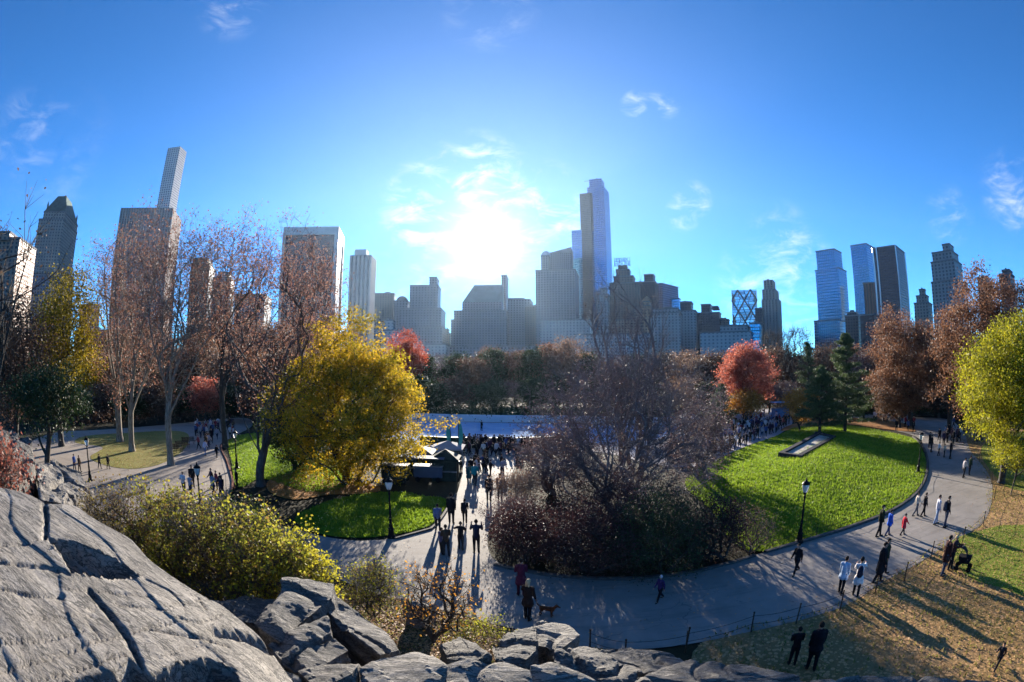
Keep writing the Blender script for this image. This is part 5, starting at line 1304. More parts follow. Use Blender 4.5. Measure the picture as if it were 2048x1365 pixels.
pine(1440, 850, 1395, 1480, 780, 845, 'low green pine beneath the round red maple', 84, 78, 7, 12000)
ptree('oak_tree', 1820, 845, 1738, 1895, 632, 830, 'rust', 36000, 'rounded rusty brown tree left of the tallest red one', n=380, bark=B_dark, trunk=0.4, lsize=0.25, spread=0.55, seed=91, fork=3, dist=80, twigs=900)
ptree('oak_tree', 1960, 860, 1868, 2090, 552, 830, 'rust', 52000, 'huge reddish brown tree rising above the yellow green one', n=460, bark=B_dark, trunk=0.5, lsize=0.25, spread=0.6, seed=92, fork=3.5, dist=66, twigs=1400)
ptree('oak_tree', 2120, 860, 2010, 2300, 560, 800, 'rust', 22000, 'reddish brown tree cut by the right edge', n=500, bark=B_dark, trunk=0.5, lsize=0.26, spread=0.65, seed=93, fork=3.5, dist=60)
ptree('oak_tree', 1900, 835, 1855, 1960, 660, 800, 'brown', 16000, 'darker brown tree between the two rusty trees', n=360, bark=B_dark, trunk=0.4, lsize=0.25, spread=0.6, seed=94, fork=3, dist=74)
ptree('linden_tree', 2010, 902, 1914, 2130, 645, 895, 'ygreen', 62000, 'bright yellow green tree at the right edge', n=420, bark=B_dark, trunk=0.35, lsize=0.17, spread=0.40, seed=95, fork=1.5, dist=44, twigs=800)
ptree('shrub', 2030, 935, 1975, 2100, 880, 935, 'ygreen', 7000, 'small yellow green bush under the yellow green tree', n=220, bark=B_dark, trunk=0.06, lsize=0.12, spread=0.22, seed=96, stems=5, fork=0.2, dist=40, cat='shrub', crown='foliage')
ptree('oak_tree', 1800, 842, 1740, 1850, 760, 835, 'brown', 9000, 'low brown tree in shade right of the pines', n=260, bark=B_dark, trunk=0.25, lsize=0.22, spread=0.5, seed=97, fork=1, dist=78)

# belts of trees beyond the rink, lawn and left path: individual trees from a few kinds
kinds = []
def proto(leaf, shape, n, nleaf, lsize, spread, seed, bark, twigs=0, r=4.5, h=13.0, z0=2.0):
    rz = (h - z0)/2
    t = tree('park_tree', (0, 0, -500), (r, r, rz), z0 + rz, z0*0.8, 0.28, n, bark, Lf[leaf] if leaf else None, nleaf, lsize, spread, shape, seed, 'x', 'tree', None, twigs, 1, (0, 0), 0.03, 'crown', 0.4, 0, 1.2)
    kinds.append([t, False]); return len(kinds) - 1
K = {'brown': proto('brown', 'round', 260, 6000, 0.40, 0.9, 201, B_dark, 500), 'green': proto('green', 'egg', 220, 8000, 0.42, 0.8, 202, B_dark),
     'tan': proto('tan', 'round', 260, 5000, 0.38, 0.9, 203, B_brown, 600), 'purple': proto('purple', 'vase', 320, 2500, 0.34, 0.9, 204, B_purple, 1500),
     'rust': proto('rust', 'round', 260, 6500, 0.40, 0.8, 205, B_dark, 300), 'red': proto('pink', 'round', 240, 6500, 0.40, 0.8, 206, B_dark),
     'bare': proto(None, 'vase', 420, 0, 0.3, 1, 207, B_dark, 2200), 'gold': proto('gold', 'egg', 240, 7000, 0.38, 0.8, 208, B_dark)}
DESC = {'brown': 'brown leaved tree', 'green': 'dark green tree', 'tan': 'pale tan tree', 'purple': 'mauve twiggy tree', 'rust': 'rusty tree', 'red': 'pinkish red tree', 'bare': 'bare dark tree', 'gold': 'golden tree'}
PLC = {'rink': 'beyond the ice rink', 'left': 'behind the left path', 'mid': 'behind the plaza crowd', 'right': 'behind the pines and lawn', 'far': 'at the foot of the skyline'}
rb = random.Random(5)
def put(kind, px, ytop, dist, wpx, place):
    q = at_d(px, ytop, dist); h = q.z; P = Vector((q.x, q.y, 0))
    rw = (at_d(px - wpx/2, 780, dist) - at_d(px + wpx/2, 780, dist)).length/2
    t, used = kinds[K[kind]]
    lab = DESC[kind] + ' ' + PLC[place]; grp = DESC[kind] + 's ' + PLC[place]
    sc = (rw/4.6, rw/4.6, h/13.4)
    if not used:
        kinds[K[kind]][1] = True; o = t; o.location = P; o.scale = sc; o['label'] = lab; o['group'] = grp; o.rotation_euler.z = rb.uniform(0, 6)
    else: copytree(t, P, rb.uniform(0, 6), sc, lab, grp)
# beyond the rink, in the shadow of the skyline
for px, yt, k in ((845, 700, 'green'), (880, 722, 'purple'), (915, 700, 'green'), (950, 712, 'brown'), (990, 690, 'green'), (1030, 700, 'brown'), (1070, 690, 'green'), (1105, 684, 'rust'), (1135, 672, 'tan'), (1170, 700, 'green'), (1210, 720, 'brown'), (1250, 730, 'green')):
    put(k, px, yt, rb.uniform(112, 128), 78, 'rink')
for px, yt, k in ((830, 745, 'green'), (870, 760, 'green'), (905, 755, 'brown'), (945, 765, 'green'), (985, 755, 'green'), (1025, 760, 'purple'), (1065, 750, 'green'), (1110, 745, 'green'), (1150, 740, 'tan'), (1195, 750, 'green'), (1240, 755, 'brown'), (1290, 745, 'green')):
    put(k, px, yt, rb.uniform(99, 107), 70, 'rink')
# left
for px, yt, k in ((20, 660, 'brown'), (170, 690, 'gold'), (215, 700, 'rust'), (270, 690, 'brown'), (320, 680, 'rust'), (370, 690, 'brown'), (410, 660, 'rust'), (450, 690, 'tan'), (500, 690, 'rust'), (545, 700, 'brown'), (590, 690, 'tan'), (640, 690, 'brown'), (700, 690, 'rust'), (745, 700, 'brown')):
    put(k, px, yt, rb.uniform(105, 125), 84, 'left')
for px, yt, k in ((60, 740, 'green'), (150, 770, 'green'), (210, 765, 'brown'), (260, 775, 'green'), (310, 760, 'brown'), (360, 768, 'green'), (410, 750, 'red'), (455, 765, 'green'), (505, 770, 'brown'), (555, 755, 'green'), (600, 765, 'green')):
    put(k, px, yt, rb.uniform(82, 95), 74, 'left')
for px, yt, k in ((395, 636, 'tan'), (440, 628, 'rust'), (500, 636, 'tan'), (560, 640, 'rust'), (625, 644, 'tan'), (690, 660, 'rust'), (300, 650, 'tan'), (230, 655, 'rust')):
    put(k, px, yt, rb.uniform(160, 176), 96, 'left')
# mid right
for px, yt, k in ((1320, 700, 'bare'), (1370, 700, 'tan'), (1400, 715, 'tan'), (1430, 700, 'brown'), (1560, 690, 'brown'), (1590, 700, 'green'), (1545, 650, 'bare')):
    put(k, px, yt, rb.uniform(112, 130), 80, 'mid')
for px, yt, k in ((1330, 765, 'purple'), (1375, 755, 'tan'), (1410, 760, 'green'), (1460, 770, 'green'), (1540, 765, 'brown'), (1570, 760, 'purple')):
    put(k, px, yt, rb.uniform(92, 100), 66, 'mid')
for px, yt, k in ((1590, 640, 'bare'), (1640, 690, 'brown'), (1665, 670, 'bare'), (1700, 690, 'rust'), (1735, 700, 'brown'), (1770, 690, 'rust'), (1715, 700, 'purple'), (1850, 680, 'brown'), (1930, 690, 'rust'), (1990, 700, 'brown'), (2050, 690, 'rust')):
    put(k, px, yt, rb.uniform(105, 130), 86, 'right')
for px, yt, k in ((1730, 770, 'green'), (1770, 780, 'brown'), (1840, 770, 'green'), (1880, 765, 'brown'), (1930, 775, 'green'), (1990, 770, 'brown'), (2050, 770, 'green')):
    put(k, px, yt, rb.uniform(88, 98), 76, 'right')
# foot of the skyline
for i in range(44):
    px = -40 + i*49 + rb.uniform(-12, 12)
    put(rb.choice(['brown', 'tan', 'purple', 'rust', 'green', 'brown']), px, 706 + rb.uniform(-14, 12), rb.uniform(170, 250), 62, 'far')

# ---- low undergrowth, too tangled to count
def undergrowth(pts, n, h, wd, leaf, label, seed):
    rng = np.random.default_rng(seed); P = [on_z(*p) for p in pts]; Q = []
    seg = rng.integers(0, len(P)-1, n); f = rng.uniform(0, 1, n)
    for k, t in zip(seg, f):
        a = P[k].lerp(P[k+1], t); a = a * (1 + rng.normal()*wd/ max(20, a.length))
        hh = h*(0.55 + 0.6*noise.noise(Vector((a.x*0.35, a.y*0.35, seed)))) 
        Q.append((a.x, a.y, abs(rng.normal())*0.0 + rng.uniform(0, 1)**0.7*max(0.3, hh)))
    V, Fq = leaves_np(np.array(Q), 0.34, rng, 0.7)
    return tag(meshobj('undergrowth', V, Fq, Lf[leaf]), label, None, None, 'stuff')
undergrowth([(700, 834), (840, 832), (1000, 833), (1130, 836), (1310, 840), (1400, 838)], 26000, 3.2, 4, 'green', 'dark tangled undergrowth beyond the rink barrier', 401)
undergrowth([(20, 845), (200, 838), (330, 832), (480, 826), (620, 828), (760, 832)], 22000, 2.6, 4, 'brown', 'brown tangled undergrowth behind the left path', 402)
undergrowth([(1590, 826), (1680, 824), (1800, 822), (1900, 822), (2040, 826)], 18000, 2.6, 4, 'green', 'dark tangled undergrowth behind the pines and far path', 403)
# ---- grass blades and fallen leaves (uncountable)
def scatter(name, polys, n, zf, m, size, label, seed, blade=True, xr=None):
    rng = np.random.default_rng(seed); r_ = random.Random(seed); P = []
    for poly, share in polys:
        xs = [p.x for p in poly]; ys = [p.y for p in poly]; k = 0; want = int(n*share); tries = 0
        while k < want and tries < want*6:
            tries += 1
            x = r_.uniform(min(xs), max(xs)); y = r_.uniform(min(ys), max(ys))
            # denser where close
            if r_.random() > min(1, (26/ max(8, math.hypot(x, y)))**1.3): continue
            if inside(poly, x, y): P.append((x, y, zf(x, y))); k += 1
    P = np.array(P); nn = len(P)
    if blade:
        a = rng.uniform(0, 6.28, nn); wd = size*0.35; h = size*rng.uniform(0.6, 1.4, nn)
        dx = np.stack([np.cos(a)*wd, np.sin(a)*wd, np.zeros(nn)], 1); ln = np.stack([rng.normal(0, size*0.4, nn), rng.normal(0, size*0.4, nn), h], 1)
        V = np.stack([P - dx, P + dx, P + ln], 1).reshape(-1, 3); Fq = np.arange(nn*3).reshape(nn, 3)
    else:
        P[:, 2] += size*0.25; V, Fq = leaves_np(P, size, rng, 0.75)
        V = V.reshape(nn, 4, 3); c = V.mean(1, keepdims=True); V[:, :, 2] = c[:, :, 2] + (V[:, :, 2] - c[:, :, 2])*0.35; V = V.reshape(-1, 3)
    return tag(meshobj(name, V, Fq, m), label, None, None, 'stuff')
def wp(px): return smooth_poly([on_z(*p) for p in px])
M_blade = leafmat('grass_blades', [(0.08, 0.14, 0.012), (0.20, 0.30, 0.02), (0.32, 0.40, 0.04)], 0.5)
M_fallen = leafmat('fallen_leaf', [(0.16, 0.08, 0.03), (0.42, 0.23, 0.10), (0.62, 0.40, 0.20)], 0.3)
_ez = {}
def lawn_fast(x, y):
    k = (round(x/0.7), round(y/0.7))
    if k not in _ez: _ez[k] = lawn_z(k[0]*0.7, k[1]*0.7)
    return _ez[k]
scatter('grass', [(LP, 0.75), (wp(lawn_small), 0.1), (wp(lawn_l2), 0.15)], 90000, lambda x, y: (lawn_fast(x, y) if inside(LP, x, y) else 0.012) - 0.01, M_blade, 0.15, 'short green grass of the lawns', 301)
stp = wp([p for p in strip]); slp = wp(slope)
scatter('fallen_leaves', [(stp, 0.6), (slp, 0.22), (wp(leafbed), 0.08), (wp(lawn_l1), 0.1)], 62000, lambda x, y: hill(x, y) + 0.03, M_fallen, 0.10, 'brown fallen leaves covering the worn grass and slopes', 302, False)
scatter('grass_tufts', [(stp, 0.8), (slp, 0.2)], 15000, lambda x, y: hill(x, y), leafmat('dry_grass_blades', [(0.10, 0.12, 0.02), (0.22, 0.20, 0.05), (0.34, 0.28, 0.10)], 0.5), 0.12, 'thin dry grass tufts among the leaves right of the path', 303)
scatter('path_leaves', [(wp(path_main), 1.0)], 2600, lambda x, y: 0.01, M_fallen, 0.09, 'stray fallen leaves on the asphalt path', 305, False)
scatter('lawn_leaves', [(LP, 1.0)], 6000, lambda x, y: lawn_fast(x, y) + 0.03, M_fallen, 0.12, 'scattered brown leaves lying on the big lawn', 304, False)

# ------------------------------------------------------------------ people
def capsules(caps, voxel, name, m, parent=None, extra=None, smooth=3):
    """joins tapered limbs into one continuous surface"""
    bm = bmesh.new()
    for (p, q, r0, r1) in caps:
        p, q = Vector(p), Vector(q); d = q - p; L_ = max(1e-4, d.length); d.normalize()
        a = d.orthogonal().normalized(); b_ = d.cross(a); k = 12; rings = []
        prof = [(-r0*0.98, r0*0.2), (-r0*0.7, r0*0.71), (0, r0), (L_*0.5, (r0 + r1)/2), (L_, r1), (L_ + r1*0.7, r1*0.71), (L_ + r1*0.98, r1*0.2)]
        for (t, r) in prof:
            rings.append([bm.verts.new(p + d*t + (a*math.cos(2*math.pi*i/k) + b_*math.sin(2*math.pi*i/k))*r) for i in range(k)])
        for A, B2 in zip(rings, rings[1:]):
            for i in range(k): bm.faces.new((A[i], A[(i+1) % k], B2[(i+1) % k], B2[i]))
        bm.faces.new(rings[0][::-1]); bm.faces.new(rings[-1])
    bmesh.ops.recalc_face_normals(bm, faces=bm.faces[:])
    me = bpy.data.meshes.new('t'); bm.to_mesh(me); bm.free()
    o = bpy.data.objects.new('t', me); COL.objects.link(o)
    md = o.modifiers.new('r', 'REMESH'); md.mode = 'VOXEL'; md.voxel_size = voxel
    if smooth:
        sm = o.modifiers.new('s', 'SMOOTH'); sm.iterations = smooth; sm.factor = 0.5
    bpy.context.view_layer.update()
    me2 = bpy.data.meshes.new_from_object(o.evaluated_get(bpy.context.evaluated_depsgraph_get()))
    bpy.data.objects.remove(o); bpy.data.meshes.remove(me)
    if extra:
        bm = bmesh.new(); bm.from_mesh(me2)
        for (p, q, r0, r1) in extra:
            p, q = Vector(p), Vector(q); d = (q - p); L_ = d.length; d.normalize(); a = d.orthogonal().normalized(); b_ = d.cross(a); k = 6; rings = []
            for (t, r) in ((0, r0), (L_*0.55, (r0+r1)/2), (L_*0.93, r1), (L_, r1*0.45)):
                rings.append([bm.verts.new(p + d*t + (a*math.cos(2*math.pi*i/k) + b_*math.sin(2*math.pi*i/k))*r) for i in range(k)])
            for A, B2 in zip(rings, rings[1:]):
                for i in range(k): bm.faces.new((A[i], A[(i+1) % k], B2[(i+1) % k], B2[i]))
            bm.faces.new(rings[-1])
        bm.to_mesh(me2); bm.free()
    me2.name = name; me2.materials.clear(); me2.materials.append(m)
    for p in me2.polygons: p.use_smooth = True
    ob = bpy.data.objects.new(name, me2); COL.objects.link(ob)
    if parent: ob.parent = parent
    return ob
_mc = {}
def cloth(c, rough=0.85):
    k = tuple(c)
    if k not in _mc: _mc[k] = simple('cloth_%02x%02x%02x' % tuple(int(x*255) for x in c), c, rough, 0.25, 12)
    return _mc[k]
SKIN = simple('skin', (0.42, 0.25, 0.18), 0.6, 0.08, 10)

def pose(stride=0.0, arms=((0.1, 0.15, 0.3), (0.1, 0.15, 0.3)), lean=0.03, sit=False):
    """figure 1.75 m tall facing -Y. stride: leg swing (rad). arms: (forward, out, elbow bend) left and right"""
    J = {}
    hz = 0.92 if not sit else 0.46
    J['pel'] = Vector((0, 0, hz)); J['chest'] = Vector((0, -lean*0.45, hz + 0.40)); J['neck'] = Vector((0, -lean*0.6, hz + 0.56)); J['head'] = Vector((0, -lean*0.6 - 0.02, hz + 0.71))
    for s_, nm in ((-1, 'L'), (1, 'R')):
        sw = stride*s_
        hip = J['pel'] + Vector((0.095*s_, 0, -0.04))
        if sit:
            kn = hip + Vector((0.04*s_, -0.43, 0.0)); an = kn + Vector((0, -0.02, -0.40))
        else:
            kn = hip + Vector((0.01*s_, -math.sin(sw)*0.42, -math.cos(sw)*0.42))
            b_ = sw - (0.35*abs(stride) if sw > 0 else 0.9*abs(stride))
            an = kn + Vector((0, -math.sin(b_)*0.40, -math.cos(b_)*0.40))
        toe = an + Vector((0.03*s_, -0.16, -0.045))
        J['hip'+nm], J['kn'+nm], J['an'+nm], J['toe'+nm] = hip, kn, an, toe
        f, o_, e = arms[0 if s_ < 0 else 1]
        sh = J['chest'] + Vector((0.185*s_, 0, 0.08))
        d = Vector((math.sin(o_)*s_, -math.sin(f)*math.cos(o_), -math.cos(f)*math.cos(o_)))
        el = sh + d*0.29
        f2 = f + e; d2 = Vector((math.sin(o_*0.3)*s_ - 0.25*math.sin(min(1.5, e))*s_, -math.sin(f2), -math.cos(f2))).normalized()
        wr = el + d2*0.25
        J['sh'+nm], J['el'+nm], J['wr'+nm], J['hd'+nm] = sh, el, wr, d2
    lo = min(J['anL'].z, J['anR'].z) - 0.075
    for k in J:
        if not k.startswith('hd'): J[k] = J[k] - Vector((0, 0, lo))
    return J

def make_person(J, label, jacket, trousers, hair, hairlen=0, coat=0.0, hat=None, build=1.0, vox=0.016, shoes=(0.03, 0.025, 0.02), skin=None, backpack=None, name='person', skirt=None):
    root = empty(name, (0, 0, 0), 0, label, 'person')
    body = [(J['pel'], J['chest'], 0.125*build, 0.145*build), (J['chest'], J['neck'], 0.12, 0.055), (J['neck'], J['head'] - Vector((0, 0, 0.06)), 0.055, 0.055),
            (J['head'] + Vector((0, 0.015, 0.02)), J['head'] + Vector((0, 0.0, 0.025)), 0.092, 0.09), (J['head'] + Vector((0, -0.02, -0.05)), J['head'] + Vector((0, -0.035, -0.06)), 0.066, 0.045),
            (J['head'] + Vector((0, -0.085, -0.005)), J['head'] + Vector((0, -0.107, -0.028)), 0.012, 0.018)]
    fingers = []
    for nm, s_ in (('L', -1), ('R', 1)):
        body += [(J['head'] + Vector((0.088*s_, 0.005, -0.02)), J['head'] + Vector((0.093*s_, 0.01, 0.015)), 0.016, 0.018)]
        body += [(J['hip'+nm], J['kn'+nm], 0.085*build, 0.056), (J['kn'+nm], J['an'+nm], 0.054, 0.037), (J['an'+nm], J['toe'+nm], 0.037, 0.03),
                 (J['sh'+nm], J['el'+nm], 0.052, 0.04), (J['el'+nm], J['wr'+nm], 0.039, 0.026)]
        w_, d = J['wr'+nm], J['hd'+nm]; sd_ = d.cross(Vector((0, 0, 1)) if abs(d.z) < 0.9 else Vector((0, 1, 0))).normalized(); up_ = sd_.cross(d).normalized()
        body += [(w_, w_ + d*0.075, 0.028, 0.034)]
        for i, (l_, ofs) in enumerate(((0.066, -0.028), (0.076, -0.01), (0.071, 0.01), (0.055, 0.027))):
            a = w_ + d*0.085 + sd_*ofs; m_ = a + d*l_*0.55 + up_*0.004; e_ = m_ + (d*0.7 - up_*0.6).normalized()*l_*0.45
            fingers += [(a, m_, 0.0095, 0.0085), (m_, e_, 0.0085, 0.007)]
        a = w_ + d*0.03 - sd_*0.03*s_; fingers += [(a, a + (d*0.6 - sd_*0.8*s_).normalized()*0.035, 0.012, 0.01), (a + (d*0.6 - sd_*0.8*s_).normalized()*0.035, a + (d*0.9 - sd_*0.5*s_).normalized()*0.062, 0.010, 0.008)]
    b_ = capsules(body, vox, 'body', skin or SKIN, root, fingers)
    # eyes and mouth
    for s_ in (-1, 1):
        g = MB(); c = J['head'] + Vector((0.032*s_, -0.087, 0.0)); g.lathe([(0.0, c.z - 0.009), (0.009, c.z - 0.004), (0.009, c.z + 0.004), (0.0, c.z + 0.009)], c.x, c.y, 6); g.build('eye', EYE, root)
    jk = [(J['pel'] + Vector((0, 0, 0.0)), J['chest'], 0.155*build, 0.17*build), (J['chest'] + Vector((0, 0, 0.02)), J['neck'] - Vector((0, 0, 0.02)), 0.155*build, 0.075), (J['shL'], J['shR'], 0.085, 0.085)]
    for nm in 'LR': jk += [(J['sh'+nm], J['el'+nm], 0.073*build, 0.06), (J['el'+nm], J['wr'+nm] - J['hd'+nm]*0.02, 0.059, 0.046)]
    if coat: 
        jk += [(J['pel'], J['pel'] - Vector((0, 0, coat)), 0.17*build, 0.19*build), (J['hipL'] , J['hipL'] - Vector((0.03, 0, coat)), 0.12, 0.13), (J['hipR'], J['hipR'] - Vector((-0.03, 0, coat)), 0.12, 0.13)]
    capsules(jk, vox, 'coat' if coat else 'jacket', cloth(jacket), root)
    tr = [(J['hipL'] + Vector((0.03, 0, 0.05)), J['hipR'] + Vector((-0.03, 0, 0.05)), 0.115*build, 0.115*build)]
    for nm in 'LR': tr += [(J['hip'+nm], J['kn'+nm], 0.103*build, 0.075), (J['kn'+nm], J['an'+nm] + Vector((0, 0, 0.03)), 0.073, 0.06)]
    capsules(tr, vox, 'trousers', cloth(trousers), root)
    for nm in 'LR': capsules([(J['an'+nm] + Vector((0, 0.02, -0.03)), J['toe'+nm] + Vector((0, 0, 0.0)), 0.047, 0.040)], vox, 'shoe', cloth(shoes), root, None, 1)
    h = J['head']
    hr = [(h + Vector((0, 0.03, 0.03)), h + Vector((0, 0.0, 0.055)), 0.092, 0.088)]
    if hairlen: hr += [(h + Vector((0.04, 0.06, 0.0)), h + Vector((0.05, 0.07, -hairlen)), 0.06, 0.05), (h + Vector((-0.04, 0.06, 0.0)), h + Vector((-0.05, 0.07, -hairlen)), 0.06, 0.05)]
    if hat: capsules([(h + Vector((0, 0.01, 0.04)), h + Vector((0, 0.01, 0.085)), 0.105, 0.085), (h + Vector((0, 0.01, 0.13)), h + Vector((0, 0.01, 0.145)), 0.03, 0.02)], vox, 'hat', cloth(hat), root)
    capsules(hr, vox, 'hair', cloth(hair), root)
    if backpack: capsules([(J['chest'] + Vector((0, 0.20, 0.03)), J['chest'] + Vector((0, 0.21, -0.26)), 0.12, 0.15)], vox, 'backpack', cloth(backpack), root)
    return root
EYE = simple('eye', (0.02, 0.015, 0.01), 0.3, 0.05, 5)
BLK, DK, NAVY, GREY, BRN, JEAN = (0.015, 0.015, 0.018), (0.03, 0.028, 0.03), (0.02, 0.025, 0.05), (0.12, 0.12, 0.13), (0.07, 0.045, 0.03), (0.06, 0.09, 0.16)
HB, HBL, HG = (0.03, 0.02, 0.015), (0.55, 0.40, 0.22), (0.35, 0.33, 0.30)
hang = ((0.1, 0.12, 0.25), (0.1, 0.12, 0.25)); swing = ((0.45, 0.1, 0.35), (-0.35, 0.1, 0.25)); photo_ = ((0.75, 0.35, 2.0), (0.75, 0.35, 2.0)); reach = ((1.0, 0.2, 0.9), (0.8, 0.2, 1.2)); fold = ((0.35, 0.15, 1.6), (0.35, 0.15, 1.6)); point = ((0.5, 0.3, 1.4), (0.9, 0.8, 0.5))
def place(root, px, py, ytop, rz, zf=None, hh=None):
    z = 0.0
    P = on_z(px, py, 0.0)
    if zf:
        for _ in range(8): P = on_z(px, py, zf(P.x, P.y))
    D = math.hypot(P.x, P.y); h = hh or (at_d(px, ytop, D).z - P.z); h = max(0.95, min(1.98, h))
    root.location = P; root.rotation_euler = (0, 0, R(rz)); k = h/1.76; root.scale = (k, k, k)
    return root
# facing: rz=0 looks towards the camera, 180 away, 90 towards +x
st = 0.38
ppl = [
 (953, 1106, 1040, 180, 0.02, photo_, 'person in dark clothes with raised elbows standing alone on the sunny path', NAVY, DK, HB, {}),
 (922, 1100, 1044, 175, 0.1, point, 'person in a black jacket holding one arm out on the sunny path', BLK, DK, HB, {}),
 (893, 1112, 1050, 200, 0.12, fold, 'person in a dark brown jacket in the middle of the close group', BRN, DK, HB, {}),
 (884, 1108, 1056, 150, 0.1, hang, 'person in a violet grey coat behind the brown jacket in the close group', (0.12, 0.10, 0.17), DK, HB, {}),
 (876, 1062, 1008, 190, 0.25, swing, 'person in a blue grey jacket walking at the lawn edge of the path', (0.12, 0.15, 0.26), DK, HB, {}),
 (903, 1048, 986, 178, 0.05, hang, 'tall person in black with legs apart near the booths', BLK, BLK, HB, {'build': 1.15}),
 (930, 1046, 998, 182, 0.22, swing, 'person with a dark backpack walking toward the rink', DK, BLK, HB, {'backpack': (0.02, 0.02, 0.03)}),
 (978, 1003, 925, 178, 0.1, hang, 'dark person nearest the rink casting a long shadow on the path', BLK, BLK, HB, {}),
 (1000, 1000, 930, 178, 0.1, hang, 'person in dark grey right of the long shadow maker near the rink', GREY, BLK, HB, {}),
 (950, 972, 925, 175, 0.3, swing, 'person in a teal jacket walking on the path to the rink', (0.02, 0.22, 0.24), DK, HB, {}),
 (938, 968, 928, 185, 0.2, swing, 'person in a dark teal coat beside the teal jacket', (0.02, 0.07, 0.09), BLK, HB, {'coat': 0.3}),
 (1042, 1192, 1118, 185, 0.06, fold, 'tall person in a maroon coat behind the blonde one', (0.10, 0.02, 0.04), (0.07, 0.015, 0.025), HB, {'coat': 0.25}),
 (1055, 1240, 1160, 150, 0.08, ((0.2, 0.15, 0.3), (0.7, 0.5, 0.3)), 'person with blonde hair and a dark coat holding a leash', (0.04, 0.025, 0.02), BLK, HBL, {'hairlen': 0.14, 'coat': 0.18}),
 (1318, 1203, 1150, -60, st, swing, 'small person in a pale pink hat and purple jacket striding over the shaded path', (0.06, 0.03, 0.10), BLK, HBL, {'hat': (0.75, 0.55, 0.58)}),
 (1590, 1149, 1086, -70, st, swing, 'person in black walking below the near lawn lamp', BLK, BLK, HB, {}),
 (1680, 1187, 1113, 120, 0.12, hang, 'person in a pale blue jacket and black trousers at the path edge', (0.45, 0.55, 0.68), BLK, HB, {'coat': 0.1}),
 (1710, 1192, 1115, 140, 0.12, reach, 'person in a white coat and dark hat carrying a dark bag', (0.70, 0.66, 0.64), BLK, HB, {'hat': (0.02, 0.015, 0.015), 'coat': 0.25, 'backpack': (0.03, 0.03, 0.05)}),
 (1755, 1166, 1078, 60, 0.2, hang, 'tall person in a long black coat on the outer side of the path', BLK, BLK, HB, {'coat': 0.4, 'build': 1.1}),
 (1765, 1148, 1076, 40, 0.2, hang, 'person in dark green close behind the long black coat', (0.03, 0.04, 0.025), BLK, HB, {'coat': 0.15}),
 (1757, 1074, 1010, 60, 0.15, hang, 'person in dark green walking beside the blue jacket', (0.03, 0.035, 0.02), BLK, HB, {'build': 1.1}),
 (1775, 1072, 1019, 80, 0.25, hang, 'person in a bright blue jacket near the lawn rim', (0.04, 0.12, 0.55), (0.03, 0.05, 0.12), HB, {'coat': 0.1}),
 (1805, 1071, 1027, 80, 0.3, swing, 'child in a bright red coat near the lawn rim', (0.62, 0.04, 0.06), DK, HB, {'coat': 0.2}),
 (1831, 1033, 984, 70, 0.3, swing, 'person in a pale beige top at the bend of the path', (0.50, 0.45, 0.38), GREY, HB, {}),
 (1846, 1034, 985, 70, 0.25, hang, 'person in black at the bend beside the beige top', BLK, BLK, HB, {}),
 (1871, 1049, 990, 60, 0.15, hang, 'person in a white top and light jeans on the far bend', (0.60, 0.60, 0.66), (0.25, 0.32, 0.45), HB, {}),
 (1889, 1055, 992, 60, 0.1, hang, 'person in a black jacket with a backpack on the far bend', BLK, (0.05, 0.06, 0.09), HB, {'backpack': (0.05, 0.05, 0.07)}),
 (1884, 1152, 1068, 70, 0.1, hang, 'tall person in a dark red brown coat on the grass edge', (0.05, 0.022, 0.02), (0.05, 0.06, 0.09), HB, {'build': 1.1, 'coat': 0.15}),
 (1899, 1140, 1070, 20, 0.05, reach, 'person in a dark jacket close to the red brown coat', (0.05, 0.03, 0.03), BLK, HBL, {}),
 (1927, 956, 916, 80, 0.2, swing, 'person in a grey and white jacket on the far path', (0.45, 0.42, 0.42), BLK, HB, {}),
 (1938, 950, 912, 80, 0.1, hang, 'person in dark green right of the grey and white jacket', (0.03, 0.05, 0.03), BLK, HB, {}),
 (1877, 912, 884, 60, 0.2, swing, 'person in a white shirt on the far path by the lamp', (0.68, 0.66, 0.64), BLK, HB, {}),
 (1888, 915, 888, 60, 0.1, hang, 'person in a beige jacket between the white shirt and the tall black figure', (0.45, 0.40, 0.30), BLK, HB, {}),
 (1900, 918, 880, 60, 0.1, hang, 'tall black clothed figure on the far path by the lamp', BLK, BLK, HB, {}),
 (1862, 905, 870, 60, 0.1, hang, 'person in black nearest the far lamp on the path', BLK, BLK, HB, {}),
 (434, 916, 890, 180, 0.2, swing, 'person in black walking on the left path toward the crowd', BLK, BLK, HB, {}),
 (411, 912, 880, 170, 0.2, swing, 'person in a pale lilac jacket on the left path', (0.55, 0.52, 0.65), (0.15, 0.2, 0.32), HB, {}),
 (200, 938, 908, 90, 0.2, swing, 'left one of the two black clothed walkers near the left lamp', BLK, BLK, HB, {}),
 (217, 938, 909, 90, 0.15, hang, 'right one of the two black clothed walkers near the left lamp', BLK, BLK, HB, {}),
 (150, 942, 908, 100, 0.1, hang, 'person in a blue jacket left of the left lamp', (0.05, 0.10, 0.30), NAVY, HB, {}),
 (160, 944, 911, 100, 0.1, hang, 'person in dark brown left of the left lamp', BRN, BLK, HB, {}),
 (97, 922, 885, 100, 0.1, hang, 'person in a vivid blue coat beside the rock at the left', (0.04, 0.06, 0.38), NAVY, HB, {'coat': 0.2}),
]
for (px, py, yt, rz, sw, arms, lb, jc, tc_, hc, kw) in ppl:
    far = py < 1000
    place(make_person(pose(sw, arms), lb, jc, tc_, hc, vox=0.03 if far else 0.018, **kw), px, py, yt, rz)
place(make_person(pose(0.7, ((1.0, 0.3, 1.2), (-0.6, 0.2, 0.9)), lean=0.15), 'boy in dark clothes running over the leaves in the bottom right corner', DK, BLK, HB, vox=0.016), 1990, 1338, 1275, -75, hill)
